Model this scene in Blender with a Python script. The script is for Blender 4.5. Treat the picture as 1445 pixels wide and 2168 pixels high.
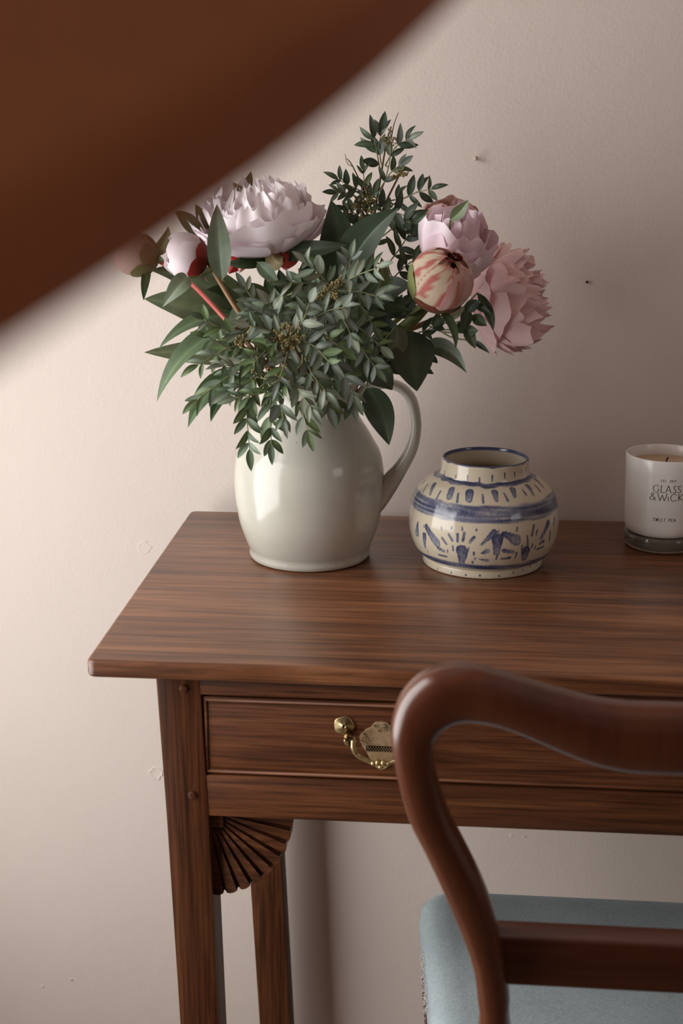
import bpy, bmesh, math, random
import numpy as np
from mathutils import Vector, Matrix

for o in list(bpy.data.objects):
    bpy.data.objects.remove(o)
SC = bpy.context.scene
COL = SC.collection
R = math.radians

# ------------------------------------------------------------------ camera
ZT = 0.78                                   # height of the table top
CAM = Vector((0, 0, ZT + 0.40))
F, PITCH, YAW = 2800.0, R(16.2), R(4.9)     # focal length in pixels of a 1445 x 2168 frame
FW = Vector((-math.sin(YAW) * math.cos(PITCH), math.cos(YAW) * math.cos(PITCH), -math.sin(PITCH)))
RT = Vector((math.cos(YAW), math.sin(YAW), 0))
UP = RT.cross(FW)
cd = bpy.data.cameras.new('camera')
cam = bpy.data.objects.new('camera', cd)
COL.objects.link(cam)
cam.matrix_world = Matrix.Translation(CAM) @ Matrix((RT, UP, -FW)).transposed().to_4x4()
cd.sensor_fit = 'HORIZONTAL'
cd.sensor_width = 14.9
cd.lens = F * 14.9 / 1445
cd.clip_start = 0.01
cd.dof.use_dof = True
cd.dof.focus_distance = 1.23
cd.dof.aperture_fstop = cd.lens / 1000 / 0.0055
SC.camera = cam

# ------------------------------------------------------------------ world, daylight, exposure
w = bpy.data.worlds.new('world')
SC.world = w
w.use_nodes = True
w.node_tree.nodes['Background'].inputs[0].default_value = (0.9, 0.95, 1.0, 1)
w.node_tree.nodes['Background'].inputs[1].default_value = 0.25

def window_light(name, loc, rot, sx, sy, power, color):
    ld = bpy.data.lights.new(name, 'AREA')
    ld.shape = 'RECTANGLE'
    ld.size, ld.size_y, ld.energy, ld.color = sx, sy, power, color
    o = bpy.data.objects.new(name, ld)
    COL.objects.link(o)
    o.location, o.rotation_euler = loc, rot
    return o
XL, XR, YB, YF, ZC = -0.85, 2.2, 1.385, -3.0, 2.4      # room limits
WA = (0.30, 1.12, 0.30, 1.66)                          # left window: y0, y1, z0, z1
WB = (-1.25, -0.25, 1.15, 2.0)                         # right window, two panes (both mirrored in jug and vase)
window_light('window_left_offscreen', (XL - 0.03, (WA[0] + WA[1]) / 2, (WA[2] + WA[3]) / 2), (0, R(-90), 0), WA[3] - WA[2], WA[1] - WA[0], 21.5, (1, 0.985, 0.97))
for k in (0, 1):
    ww = (WB[1] - WB[0]) / 2
    window_light('window_right_offscreen', (XR + 0.03, WB[0] + ww * (k + 0.5), (WB[2] + WB[3]) / 2), (0, R(90), 0), WB[3] - WB[2], ww - 0.06, 2.4, (1, 0.97, 0.94))
SC.view_settings.view_transform = 'Standard'
SC.view_settings.look = 'None'
SC.view_settings.exposure = 0.0
SC.view_settings.gamma = 1.0
SC.view_settings.use_curve_mapping = False

# ------------------------------------------------------------------ helpers
def at(px, py, Y):
    r = FW + RT * ((px - 722.5) / F) - UP * ((py - 1084) / F)
    return CAM + r * ((Y - CAM.y) / r.y)
def atd(px, py, d):
    return CAM + (FW + RT * ((px - 722.5) / F) - UP * ((py - 1084) / F)) * d
ORG = {}
def org(o):
    return ORG.get(o.name, Vector()) if o is not None else Vector()
def tag(o, label, cat, group=None):
    o['label'] = label
    o['category'] = cat
    if group:
        o['group'] = group
    return o
def thing(name, loc, label, cat, group=None):
    o = bpy.data.objects.new(name, None)
    COL.objects.link(o)
    o.location = loc
    o.empty_display_size = 0.02
    ORG[o.name] = Vector(loc)
    return tag(o, label, cat, group)
def finish(name, me, mat, parent):
    o = bpy.data.objects.new(name, me)
    COL.objects.link(o)
    if mat is not None and not me.materials:
        me.materials.append(mat)
    if parent is not None:
        o.parent = parent
        ORG[o.name] = org(parent)
    return o
def mesh(name, verts, faces, mat, parent=None, smooth=True, cols=None):
    """world-space vertices; origin is that of the parent"""
    og = org(parent)
    me = bpy.data.meshes.new(name)
    me.from_pydata([Vector(v) - og for v in verts], [], faces)
    if smooth:
        me.polygons.foreach_set('use_smooth', [True] * len(me.polygons))
    if cols is not None:
        a = me.color_attributes.new('Col', 'FLOAT_COLOR', 'POINT')
        a.data.foreach_set('color', np.array([(c[0], c[1], c[2], 1) for c in cols], dtype=np.float32).ravel())
    me.update()
    return finish(name, me, mat, parent)
def bm_obj(name, bm, mat, parent=None, smooth=False, angle=None):
    og = org(parent)
    bmesh.ops.translate(bm, verts=bm.verts, vec=-og)
    bmesh.ops.recalc_face_normals(bm, faces=bm.faces)
    me = bpy.data.meshes.new(name)
    bm.to_mesh(me)
    bm.free()
    if smooth:
        me.polygons.foreach_set('use_smooth', [True] * len(me.polygons))
        if angle:
            me.set_sharp_from_angle(angle=R(angle))
    return finish(name, me, mat, parent)
def box_bm(x0, x1, y0, y1, z0, z1, bev=0.0, seg=2, bm=None):
    b = bmesh.new()
    bmesh.ops.create_cube(b, size=1)
    for v in b.verts:
        v.co = Vector((x0 + (v.co.x + .5) * (x1 - x0), y0 + (v.co.y + .5) * (y1 - y0), z0 + (v.co.z + .5) * (z1 - z0)))
    if bev:
        bmesh.ops.bevel(b, geom=b.edges, offset=bev, segments=seg, profile=0.5, affect='EDGES')
    if bm is None:
        return b
    me = bpy.data.meshes.new('tmp'); b.to_mesh(me); b.free(); bm.from_mesh(me); bpy.data.meshes.remove(me)
    return bm
def box(name, x0, x1, y0, y1, z0, z1, mat, parent=None, bev=0.0, seg=2):
    return bm_obj(name, box_bm(x0, x1, y0, y1, z0, z1, bev, seg), mat, parent, True, 35)
def spline(P, n):
    P = [Vector(p) for p in P]
    if len(P) == 2:
        return [P[0].lerp(P[1], i / (n - 1)) for i in range(n)]
    Q = [P[0] * 2 - P[1]] + P + [P[-1] * 2 - P[-2]]
    out = []
    for i in range(n):
        s = i / (n - 1) * (len(P) - 1)
        k = min(int(s), len(P) - 2)
        t = s - k
        a, b, c, d = Q[k:k + 4]
        out.append(0.5 * ((2 * b) + (c - a) * t + (2 * a - 5 * b + 4 * c - d) * t * t + (3 * b - a - 3 * c + d) * t ** 3))
    return out
def tube_geo(P, rad, sides=8, V=None, Fc=None, cap=True):
    V = [] if V is None else V
    Fc = [] if Fc is None else Fc
    n = len(P)
    rads = rad if isinstance(rad, (list, tuple)) else [rad] * n
    if len(rads) != n:
        rads = list(np.interp(np.linspace(0, 1, n), np.linspace(0, 1, len(rads)), rads))
    prev = None
    st = len(V)
    for i in range(n):
        t = (P[min(i + 1, n - 1)] - P[max(i - 1, 0)]).normalized()
        if prev is None:
            a = t.cross(Vector((0.3, 0.1, 1))).normalized()
        else:
            a = (prev - t * prev.dot(t)).normalized()
        prev = a
        b = t.cross(a)
        for k in range(sides):
            th = 2 * math.pi * k / sides
            V.append(P[i] + (a * math.cos(th) + b * math.sin(th)) * rads[i])
    for i in range(n - 1):
        for k in range(sides):
            k2 = (k + 1) % sides
            Fc.append((st + i * sides + k, st + i * sides + k2, st + (i + 1) * sides + k2, st + (i + 1) * sides + k))
    if cap:
        Fc.append(tuple(st + k for k in range(sides))[::-1])
        Fc.append(tuple(st + (n - 1) * sides + k for k in range(sides)))
    return V, Fc
def tube(name, pts, rad, mat, parent, n=16, sides=8):
    V, Fc = tube_geo(spline(pts, n), rad, sides)
    return mesh(name, V, Fc, mat, parent)
def lathe_geo(prof, c, n=64, squash=None):
    V, Fc = [], []
    for r, z in prof:
        for k in range(n):
            th = 2 * math.pi * k / n
            V.append(Vector((c[0] + r * math.cos(th), c[1] + r * math.sin(th), c[2] + z)))
    m = len(prof)
    for i in range(m - 1):
        for k in range(n):
            k2 = (k + 1) % n
            Fc.append((i * n + k, i * n + k2, (i + 1) * n + k2, (i + 1) * n + k))
    Fc.append(tuple(range(n))[::-1])
    Fc.append(tuple((m - 1) * n + k for k in range(n)))
    return V, Fc
def smooth_prof(P, n):
    return [(p.x, p.y) for p in spline([Vector((a, b, 0)) for a, b in P], n)]

# ------------------------------------------------------------------ materials
def new_mat(name):
    m = bpy.data.materials.new(name)
    m.use_nodes = True
    nt = m.node_tree
    return m, nt, nt.nodes['Principled BSDF']
def plain(name, col, rough=0.5, metal=0.0, coat=0.0, spec=0.5):
    m, nt, b = new_mat(name)
    b.inputs['Base Color'].default_value = (*col, 1)
    b.inputs['Roughness'].default_value = rough
    b.inputs['Metallic'].default_value = metal
    b.inputs['Coat Weight'].default_value = coat
    b.inputs['Specular IOR Level'].default_value = spec
    return m
def noise(nt, vec, scale, detail=4, rough=0.55, dist=0.0):
    n = nt.nodes.new('ShaderNodeTexNoise')
    n.inputs['Scale'].default_value = scale
    n.inputs['Detail'].default_value = detail
    n.inputs['Roughness'].default_value = rough
    n.inputs['Distortion'].default_value = dist
    if vec is not None:
        nt.links.new(vec, n.inputs['Vector'])
    return n.outputs['Fac']
def mapping(nt, scale, rot=(0, 0, 0), loc=(0, 0, 0)):
    tc = nt.nodes.new('ShaderNodeTexCoord')
    mp = nt.nodes.new('ShaderNodeMapping')
    mp.inputs['Scale'].default_value = scale
    mp.inputs['Rotation'].default_value = rot
    mp.inputs['Location'].default_value = loc
    nt.links.new(tc.outputs['Object'], mp.inputs['Vector'])
    return mp.outputs['Vector']
def ramp(nt, fac, stops):
    r = nt.nodes.new('ShaderNodeValToRGB')
    e = r.color_ramp.elements
    while len(e) < len(stops):
        e.new(0.5)
    for k, (p, c) in enumerate(stops):
        e[k].position = p
        e[k].color = (*c, 1)
    nt.links.new(fac, r.inputs['Fac'])
    return r.outputs['Color']
def mixc(nt, a, b, fac, mode='MIX'):
    m = nt.nodes.new('ShaderNodeMix')
    m.data_type = 'RGBA'
    m.blend_type = mode
    for s, v in ((0, fac), (6, a), (7, b)):
        if hasattr(v, 'is_linked'):
            nt.links.new(v, m.inputs[s])
        else:
            m.inputs[s].default_value = v if s == 0 else (*v, 1)
    return m.outputs[2]
def bump(nt, b, h, strength, dist):
    n = nt.nodes.new('ShaderNodeBump')
    n.inputs['Strength'].default_value = strength
    n.inputs['Distance'].default_value = dist
    nt.links.new(h, n.inputs['Height'])
    nt.links.new(n.outputs['Normal'], b.inputs['Normal'])
def wood(name, axis, dark, mid, light, rough=0.4, fine=1.0, coat=0.0, wave=0.8, spec=0.45):
    m, nt, b = new_mat(name)
    s = [52, 52, 52]; s[axis] = 3.0
    g1 = noise(nt, mapping(nt, s), 1.0, 6, 0.62, wave)
    s2 = [420, 420, 420]; s2[axis] = 11
    g2 = noise(nt, mapping(nt, s2), 1.0, 3, 0.6)
    s3 = [7, 7, 7]; s3[axis] = 2
    g3 = noise(nt, mapping(nt, s3, loc=(3.1, 1.7, 0.4)), 1.0, 3, 0.5)
    c = ramp(nt, g1, [(0.30, dark), (0.50, mid), (0.72, light)])
    pores = ramp(nt, g2, [(0.36, (0.34, 0.32, 0.31)), (0.56, (1.05, 1.05, 1.05))])
    c = mixc(nt, c, pores, 0.75 * fine, 'MULTIPLY')
    patch = ramp(nt, g3, [(0.35, (0.70, 0.66, 0.64)), (0.62, (1.1, 1.06, 1.04))])
    c = mixc(nt, c, patch, 0.6, 'MULTIPLY')
    nt.links.new(c, b.inputs['Base Color'])
    b.inputs['Roughness'].default_value = rough
    b.inputs['Coat Weight'].default_value = coat
    b.inputs['Coat Roughness'].default_value = 0.25
    b.inputs['Specular IOR Level'].default_value = spec
    bump(nt, b, g2, 0.25, 0.0004)
    return m
OAK_D, OAK_M, OAK_L = (0.042, 0.0140, 0.0056), (0.110, 0.038, 0.0145), (0.185, 0.072, 0.030)
TOP_D, TOP_M, TOP_L = (0.070, 0.025, 0.010), (0.185, 0.069, 0.027), (0.31, 0.135, 0.060)
M_TOP = wood('oak_top', 0, TOP_D, TOP_M, TOP_L, 0.36, 0.9, 0.12)
M_OAKX = wood('oak_along_x', 0, OAK_D, OAK_M, OAK_L, 0.45, spec=0.22)
M_OAKZ = wood('oak_along_z', 2, OAK_D, OAK_M, OAK_L, 0.45, spec=0.22)
M_OAKY = wood('oak_along_y', 1, OAK_D, OAK_M, OAK_L, 0.45, spec=0.22)
M_CARVE = wood('oak_carved', 0, OAK_D, OAK_M, OAK_L, 0.5, spec=0.22)
M_MAHOG = wood('mahogany', 2, (0.088, 0.025, 0.0115), (0.110, 0.032, 0.0140), (0.132, 0.041, 0.018), 0.26, 0.12, 0.45, 0.2)
M_MAHOGX = wood('mahogany_rail', 0, (0.042, 0.011, 0.005), (0.075, 0.020, 0.009), (0.10, 0.031, 0.014), 0.3, 0.35, 0.3, 0.3)
M_STAIR = wood('stair_wood', 1, (0.37, 0.112, 0.036), (0.42, 0.128, 0.042), (0.47, 0.146, 0.05), 0.8, 0.2, 0.0, 0.2)

def wall_paint(name, col):
    m, nt, b = new_mat(name)
    v = mapping(nt, (1, 1, 1))
    big = noise(nt, v, 3.0, 3)
    c = ramp(nt, big, [(0.3, tuple(x * 0.97 for x in col)), (0.7, tuple(x * 1.02 for x in col))])
    nt.links.new(c, b.inputs['Base Color'])
    b.inputs['Roughness'].default_value = 0.6
    b.inputs['Specular IOR Level'].default_value = 0.25
    fine = noise(nt, v, 260.0, 3)
    med = noise(nt, v, 38.0, 3)
    a = nt.nodes.new('ShaderNodeMath'); a.operation = 'MULTIPLY_ADD'
    nt.links.new(med, a.inputs[0]); a.inputs[1].default_value = 1.4; nt.links.new(fine, a.inputs[2])
    bump(nt, b, a.outputs[0], 0.24, 0.0012)
    return m
WALLC = (0.66, 0.58, 0.525)
M_WALL = wall_paint('wall_paint', WALLC)
M_CEIL = plain('ceiling_paint', (0.70, 0.67, 0.63), 0.8)
M_FLOOR = wood('floor_boards', 1, (0.10, 0.05, 0.03), (0.2, 0.11, 0.06), (0.28, 0.17, 0.1), 0.5)
M_FRAME = plain('window_paint', (0.8, 0.79, 0.76), 0.4)

def vcol(name, rough, trans=0.0, spec=0.4, sheen=0.0, noise_amt=0.0, coat=0.0, nscale=60):
    m, nt, b = new_mat(name)
    a = nt.nodes.new('ShaderNodeAttribute'); a.attribute_name = 'Col'
    c = a.outputs['Color']
    if noise_amt:
        n = noise(nt, mapping(nt, (1, 1, 1)), nscale, 4)
        d = ramp(nt, n, [(0.3, (1 - noise_amt,) * 3), (0.7, (1 + noise_amt * 0.5,) * 3)])
        c = mixc(nt, c, d, 1.0, 'MULTIPLY')
    nt.links.new(c, b.inputs['Base Color'])
    b.inputs['Roughness'].default_value = rough
    b.inputs['Specular IOR Level'].default_value = spec
    b.inputs['Sheen Weight'].default_value = sheen
    b.inputs['Coat Weight'].default_value = coat
    b.inputs['Coat Roughness'].default_value = 0.06
    if trans:
        t = nt.nodes.new('ShaderNodeBsdfTranslucent')
        nt.links.new(c, t.inputs['Color'])
        mx = nt.nodes.new('ShaderNodeMixShader')
        mx.inputs[0].default_value = trans
        nt.links.new(b.outputs[0], mx.inputs[1])
        nt.links.new(t.outputs[0], mx.inputs[2])
        nt.links.new(mx.outputs[0], nt.nodes['Material Output'].inputs['Surface'])
    return m
M_PETAL = vcol('peony_petal', 0.55, 0.20, 0.25)
M_LEAF = vcol('leaf', 0.42, 0.14, 0.45, 0.0, 0.25)
M_LEAFLET = vcol('leaflet', 0.45, 0.12, 0.45, 0.0, 0.12, nscale=150)
M_STEM_RED = plain('stem_red', (0.36, 0.07, 0.05), 0.45)
M_STEM_BROWN = plain('stem_brown', (0.19, 0.10, 0.035), 0.5)
M_STEM_GREEN = plain('stem_green', (0.16, 0.20, 0.06), 0.45)
M_TWIG = plain('twig', (0.12, 0.075, 0.035), 0.6)
M_RACHIS = plain('rachis', (0.20, 0.21, 0.10), 0.5)
M_FLORET = plain('floret', (0.24, 0.19, 0.07), 0.6)

# ------------------------------------------------------------------ setting
def struct(o):
    o['kind'] = 'structure'
    return o
T = 0.16
struct(box('floor', XL, XR, YF, YB, -0.05, 0, M_FLOOR))
struct(box('ceiling', XL, XR, YF, YB, ZC, ZC + 0.05, M_CEIL))
wall = struct(box('wall_back', XL - T, XR + T, YB, YB + 0.1, -0.05, ZC + 0.05, M_WALL))
struct(box('wall_front', XL - T, XR + T, YF - 0.1, YF, -0.05, ZC + 0.05, M_WALL))
def side_wall(name, x0, x1, W, mat=M_WALL):
    b = bmesh.new()
    for y0, y1, z0, z1 in ((YF, W[0], 0, ZC), (W[1], YB, 0, ZC), (W[0], W[1], 0, W[2]), (W[0], W[1], W[3], ZC)):
        box_bm(x0, x1, y0, y1, z0, z1, bm=b)
    return struct(bm_obj(name, b, mat))
side_wall('wall_left', XL - T, XL, WA)
side_wall('wall_right', XR, XR + T, WB, M_WALL)
def window(name, x0, x1, W, bars):
    e = bpy.data.objects.new(name, None)
    COL.objects.link(e)
    e.location = ((x0 + x1) / 2, (W[0] + W[1]) / 2, W[2])
    ORG[e.name] = Vector(e.location)
    e['kind'] = 'structure'
    f = 0.035
    b = box_bm(x0, x1, W[0], W[0] + f, W[2], W[3])
    box_bm(x0, x1, W[1] - f, W[1], W[2], W[3], bm=b)
    box_bm(x0, x1, W[0], W[1], W[2], W[2] + f, bm=b)
    box_bm(x0, x1, W[0], W[1], W[3] - f, W[3], bm=b)
    if bars:
        y = (W[0] + W[1]) / 2
        box_bm(x0, x1, y - 0.025, y + 0.025, W[2], W[3], bm=b)
    bm_obj('window_frame', b, M_FRAME, e)
    s = -1 if x0 < 0 else 1
    xa, xb = sorted((x0 - s * 0.0, (XL if s < 0 else XR) - s * 0.03))
    box('window_sill', xa, xb, W[0] - 0.0, W[1], W[2] - 0.0, W[2] + 0.015, M_FRAME, e)
window('window_1', XL - 0.1, XL - 0.045, WA, False)
window('window_2', XR + 0.045, XR + 0.1, WB, True)

# small marks on the wall: filled patches standing slightly proud
def wall_patch(px, py, rx, ry, seed, h=0.0012):
    rnd = random.Random(seed)
    c = at(px, py, YB)
    V, n = [], 22
    rads = [1 + rnd.uniform(-0.16, 0.16) for _ in range(n)]
    for s, hh in ((1.0, -0.0006), (0.93, h), (0.80, h * 0.35), (0.4, h * 0.3)):
        for k in range(n):
            th = 2 * math.pi * k / n
            V.append(c + Vector((rx * s * rads[k] * math.cos(th), -hh, ry * s * rads[k] * math.sin(th))))
    Fc = [(i * n + k, i * n + (k + 1) % n, (i + 1) * n + (k + 1) % n, (i + 1) * n + k) for i in range(3) for k in range(n)]
    Fc.append(tuple(3 * n + k for k in range(n)))
    mesh('paint_patch', V, Fc, M_WALL, wall)
wall_patch(330, 1637, 0.0090, 0.0085, 1, 0.0007)
wall_patch(305, 1160, 0.0085, 0.0075, 2, 0.00025)
wall_patch(150, 2074, 0.0016, 0.0012, 3)
wall_patch(88, 2088, 0.0030, 0.0012, 4)
wall_patch(1095, 1770, 0.0100, 0.0020, 5, 0.0005)
# the two nails
nl = at(1006, 337, YB)
tag(mesh('wall_nail', *tube_geo(spline([nl + Vector((0, 0.004, 0)), nl + Vector((0, -0.004, 0.0005)), nl + Vector((0, -0.0072, 0.001))], 6), [0.0012, 0.0012, 0.0022, 0.0024], 10), plain('nail_paint', (0.55, 0.45, 0.38), 0.5)),
    'small painted nail sticking out of the wall above the peonies', 'nail')
nl = at(1242, 597, YB)
tag(mesh('wall_pin', *tube_geo(spline([nl + Vector((0, 0.004, 0)), nl + Vector((0, -0.0015, 0)), nl + Vector((0, -0.002, 0))], 5), [0.0012, 0.0014, 0.0012], 10), plain('pin_steel', (0.03, 0.025, 0.025), 0.4, 0.6)),
    'tiny dark pin in the wall within the shadow of the flowers', 'pin')

# ------------------------------------------------------------------ staircase stringer close to the lens
def stringer():
    p0, p1 = atd(0, 775, 0.105), atd(965, 5, 0.185)
    d = p1 - p0
    side = (FW.cross(d)).normalized()
    if side.dot(UP) < 0:
        side = -side                            # up and to the left, across the board
    back = d.cross(side).normalized()
    if back.dot(FW) < 0:
        back = -back
    s = 0.0043
    def pt(t):
        u = t - 0.5
        g = 0.5 * (1 + math.cos(math.pi * u)) - 0.5 if abs(u) < 1 else -0.5
        return p0 + d * t - side * (g * s)
    ts = [-0.6 + 0.1 * i for i in range(23)]
    t = -0.6
    while pt(t).y > YF + 0.2 and pt(t).x > XL + 0.16 and pt(t).z > 0.05:
        t -= 0.2
    ts = [t] + [t + (-0.6 - t) * k / 8 for k in range(1, 8)] + ts
    t = 1.6
    while pt(t).y < YB - 0.16 and pt(t).z < ZC - 0.3:
        t += 0.2
    ts += [1.6 + (t - 1.6) * k / 6 for k in range(1, 7)]
    sec = []
    Wd, th, r = 0.17, 0.022, 0.0015
    for cx, cy, a0 in ((r, r, 180), (Wd - r, r, 270), (Wd - r, th - r, 0), (r, th - r, 90)):
        for k in range(4):
            a = R(a0 + 30 * k)
            sec.append((cx + r * math.cos(a), cy + r * math.sin(a)))
    V, Fc, n = [], [], len(sec)
    for t in ts:
        c = pt(t)
        for a, b in sec:
            V.append(c + side * a + back * (b - th))
    for i in range(len(ts) - 1):
        for k in range(n):
            Fc.append((i * n + k, i * n + (k + 1) % n, (i + 1) * n + (k + 1) % n, (i + 1) * n + k))
    Fc += [tuple(range(n)), tuple((len(ts) - 1) * n + k for k in range(n))]
    o = mesh('staircase_stringer', V, Fc, M_STAIR)
    o.data.set_sharp_from_angle(angle=R(40))
    return tag(o, 'dark brown wooden staircase board sloping across in front, out of focus', 'stringer')
stringer()

# ------------------------------------------------------------------ writing table
TX0, TX1, TY0, TY1 = -0.2815, 0.62, 0.940, 1.364
TCX = (TX0 + TX1) / 2
def zt(v):
    return ZT + v - 0.74
table = thing('writing_table', (TCX, (TY0 + TY1) / 2, 0), 'dark oak side table with one drawer and fan-carved brackets', 'table')
def table_top():
    b = box_bm(TX0, TX1, TY0, TY1, ZT - 0.0145, ZT)
    ve = [e for e in b.edges if abs(e.verts[0].co.z - e.verts[1].co.z) > 0.01]
    bmesh.ops.bevel(b, geom=ve, offset=0.007, segments=4, profile=0.5, affect='EDGES')
    he = [e for e in b.edges if abs(e.verts[0].co.z - e.verts[1].co.z) < 1e-5]
    bmesh.ops.bevel(b, geom=he, offset=0.0028, segments=3, profile=0.5, affect='EDGES')
    bm_obj('table_top', b, M_TOP, table, True, 50)
table_top()
FY = 0.955                                   # front plane of legs and rails
ZU = ZT - 0.0145
def leg(x0, x1, xb0, xb1, y0, y1, yb0, yb1):
    b = bmesh.new()
    rows = [(ZU, x0, x1, y0, y1), (zt(0.60), x0 + (xb0 - x0) * .25, x1 + (xb1 - x1) * .25, y0, y1), (0, xb0, xb1, yb0, yb1)]
    vs = []
    for z, a, c, d, e in rows:
        vs.append([b.verts.new(p) for p in ((a, d, z), (c, d, z), (c, e, z), (a, e, z))])
    for i in range(2):
        for k in range(4):
            b.faces.new((vs[i][k], vs[i][(k + 1) % 4], vs[i + 1][(k + 1) % 4], vs[i + 1][k]))
    b.faces.new(vs[0]); b.faces.new(vs[2][::-1])
    e4 = [e for e in b.edges if abs(e.verts[0].co.z - e.verts[1].co.z) > 0.05]
    bmesh.ops.bevel(b, geom=e4, offset=0.0015, segments=2, profile=0.5, affect='EDGES')
    return bm_obj('leg', b, M_OAKZ, table, True, 35)
LX0, LX1 = -0.2300, -0.1945
leg(LX0, LX1, -0.2115, -0.1805, FY, FY + 0.036, FY, FY + 0.034)
leg(2 * TCX - LX1, 2 * TCX - LX0, 2 * TCX + 0.1805, 2 * TCX + 0.2115, FY, FY + 0.036, FY, FY + 0.034)
BLX0, BLX1 = -0.2372, -0.2000
leg(BLX0, BLX1, -0.2040, -0.1680, 1.320, 1.355, 1.320, 1.355)
leg(2 * TCX - BLX1, 2 * TCX - BLX0, 2 * TCX + 0.1680, 2 * TCX + 0.2040, 1.320, 1.355, 1.320, 1.355)
RX0, RX1 = LX1 - 0.001, 2 * TCX - LX1 + 0.001
DZ0, DZ1 = zt(0.6370), zt(0.7075)
box('top_rail', RX0, RX1, FY + 0.0005, FY + 0.02, DZ1, ZU, M_OAKX, table, 0.0006)
box('apron_rail', RX0, RX1, FY + 0.0005, FY + 0.022, zt(0.6000), DZ0, M_OAKX, table, 0.0012)
for x in (LX0 + 0.004, 2 * TCX - LX0 - 0.022):
    box('side_rail', x, x + 0.018, FY + 0.03, 1.325, zt(0.6), ZU, M_OAKY, table, 0.001)
box('back_rail', BLX1 - 0.002, 2 * TCX - BLX1 + 0.002, 1.332, 1.350, zt(0.6), ZU, M_OAKX, table, 0.001)
for x, z in ((-0.2035, zt(0.6188)), (-0.2075, zt(0.7125))):
    V, Fc = tube_geo(spline([(x, FY + 0.004, z), (x, FY - 0.0008, z), (x, FY - 0.0016, z)], 5), [0.0036, 0.0036, 0.0030], 14)
    mesh('peg', V, Fc, M_CARVE, table)
# drawer
dx0, dx1 = RX0 + 0.0026, RX1 - 0.0026
drawer = box('drawer', dx0, dx1, FY + 0.002, FY + 0.020, DZ0 + 0.0012, DZ1 - 0.0022, M_OAKX, table, 0.0006)
box('drawer_box', dx0 + 0.01, dx1 - 0.01, FY + 0.018, 1.30, DZ0 + 0.004, DZ1 - 0.012, M_OAKY, drawer, 0.0005)
def bead(a, b_):
    V, Fc = tube_geo([Vector(a), Vector(b_)], 0.0014, 10)
    mesh('bead_moulding', V, Fc, M_CARVE, drawer)
bz0, bz1, by = DZ0 + 0.0034, DZ1 - 0.0046, FY + 0.0022
bead((dx0 + 0.002, by, bz0), (dx1 - 0.002, by, bz0)); bead((dx0 + 0.002, by, bz1), (dx1 - 0.002, by, bz1))
bead((dx0 + 0.0025, by, bz0), (dx0 + 0.0025, by, bz1)); bead((dx1 - 0.0025, by, bz0), (dx1 - 0.0025, by, bz1))
for zz in (bz0 + 0.0024, bz1 - 0.0024):      # quirk line beside the bead
    box('bead_quirk', dx0 + 0.005, dx1 - 0.005, FY + 0.0012, FY + 0.004, zz - 0.0003, zz + 0.0003, M_CARVE, drawer)
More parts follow.
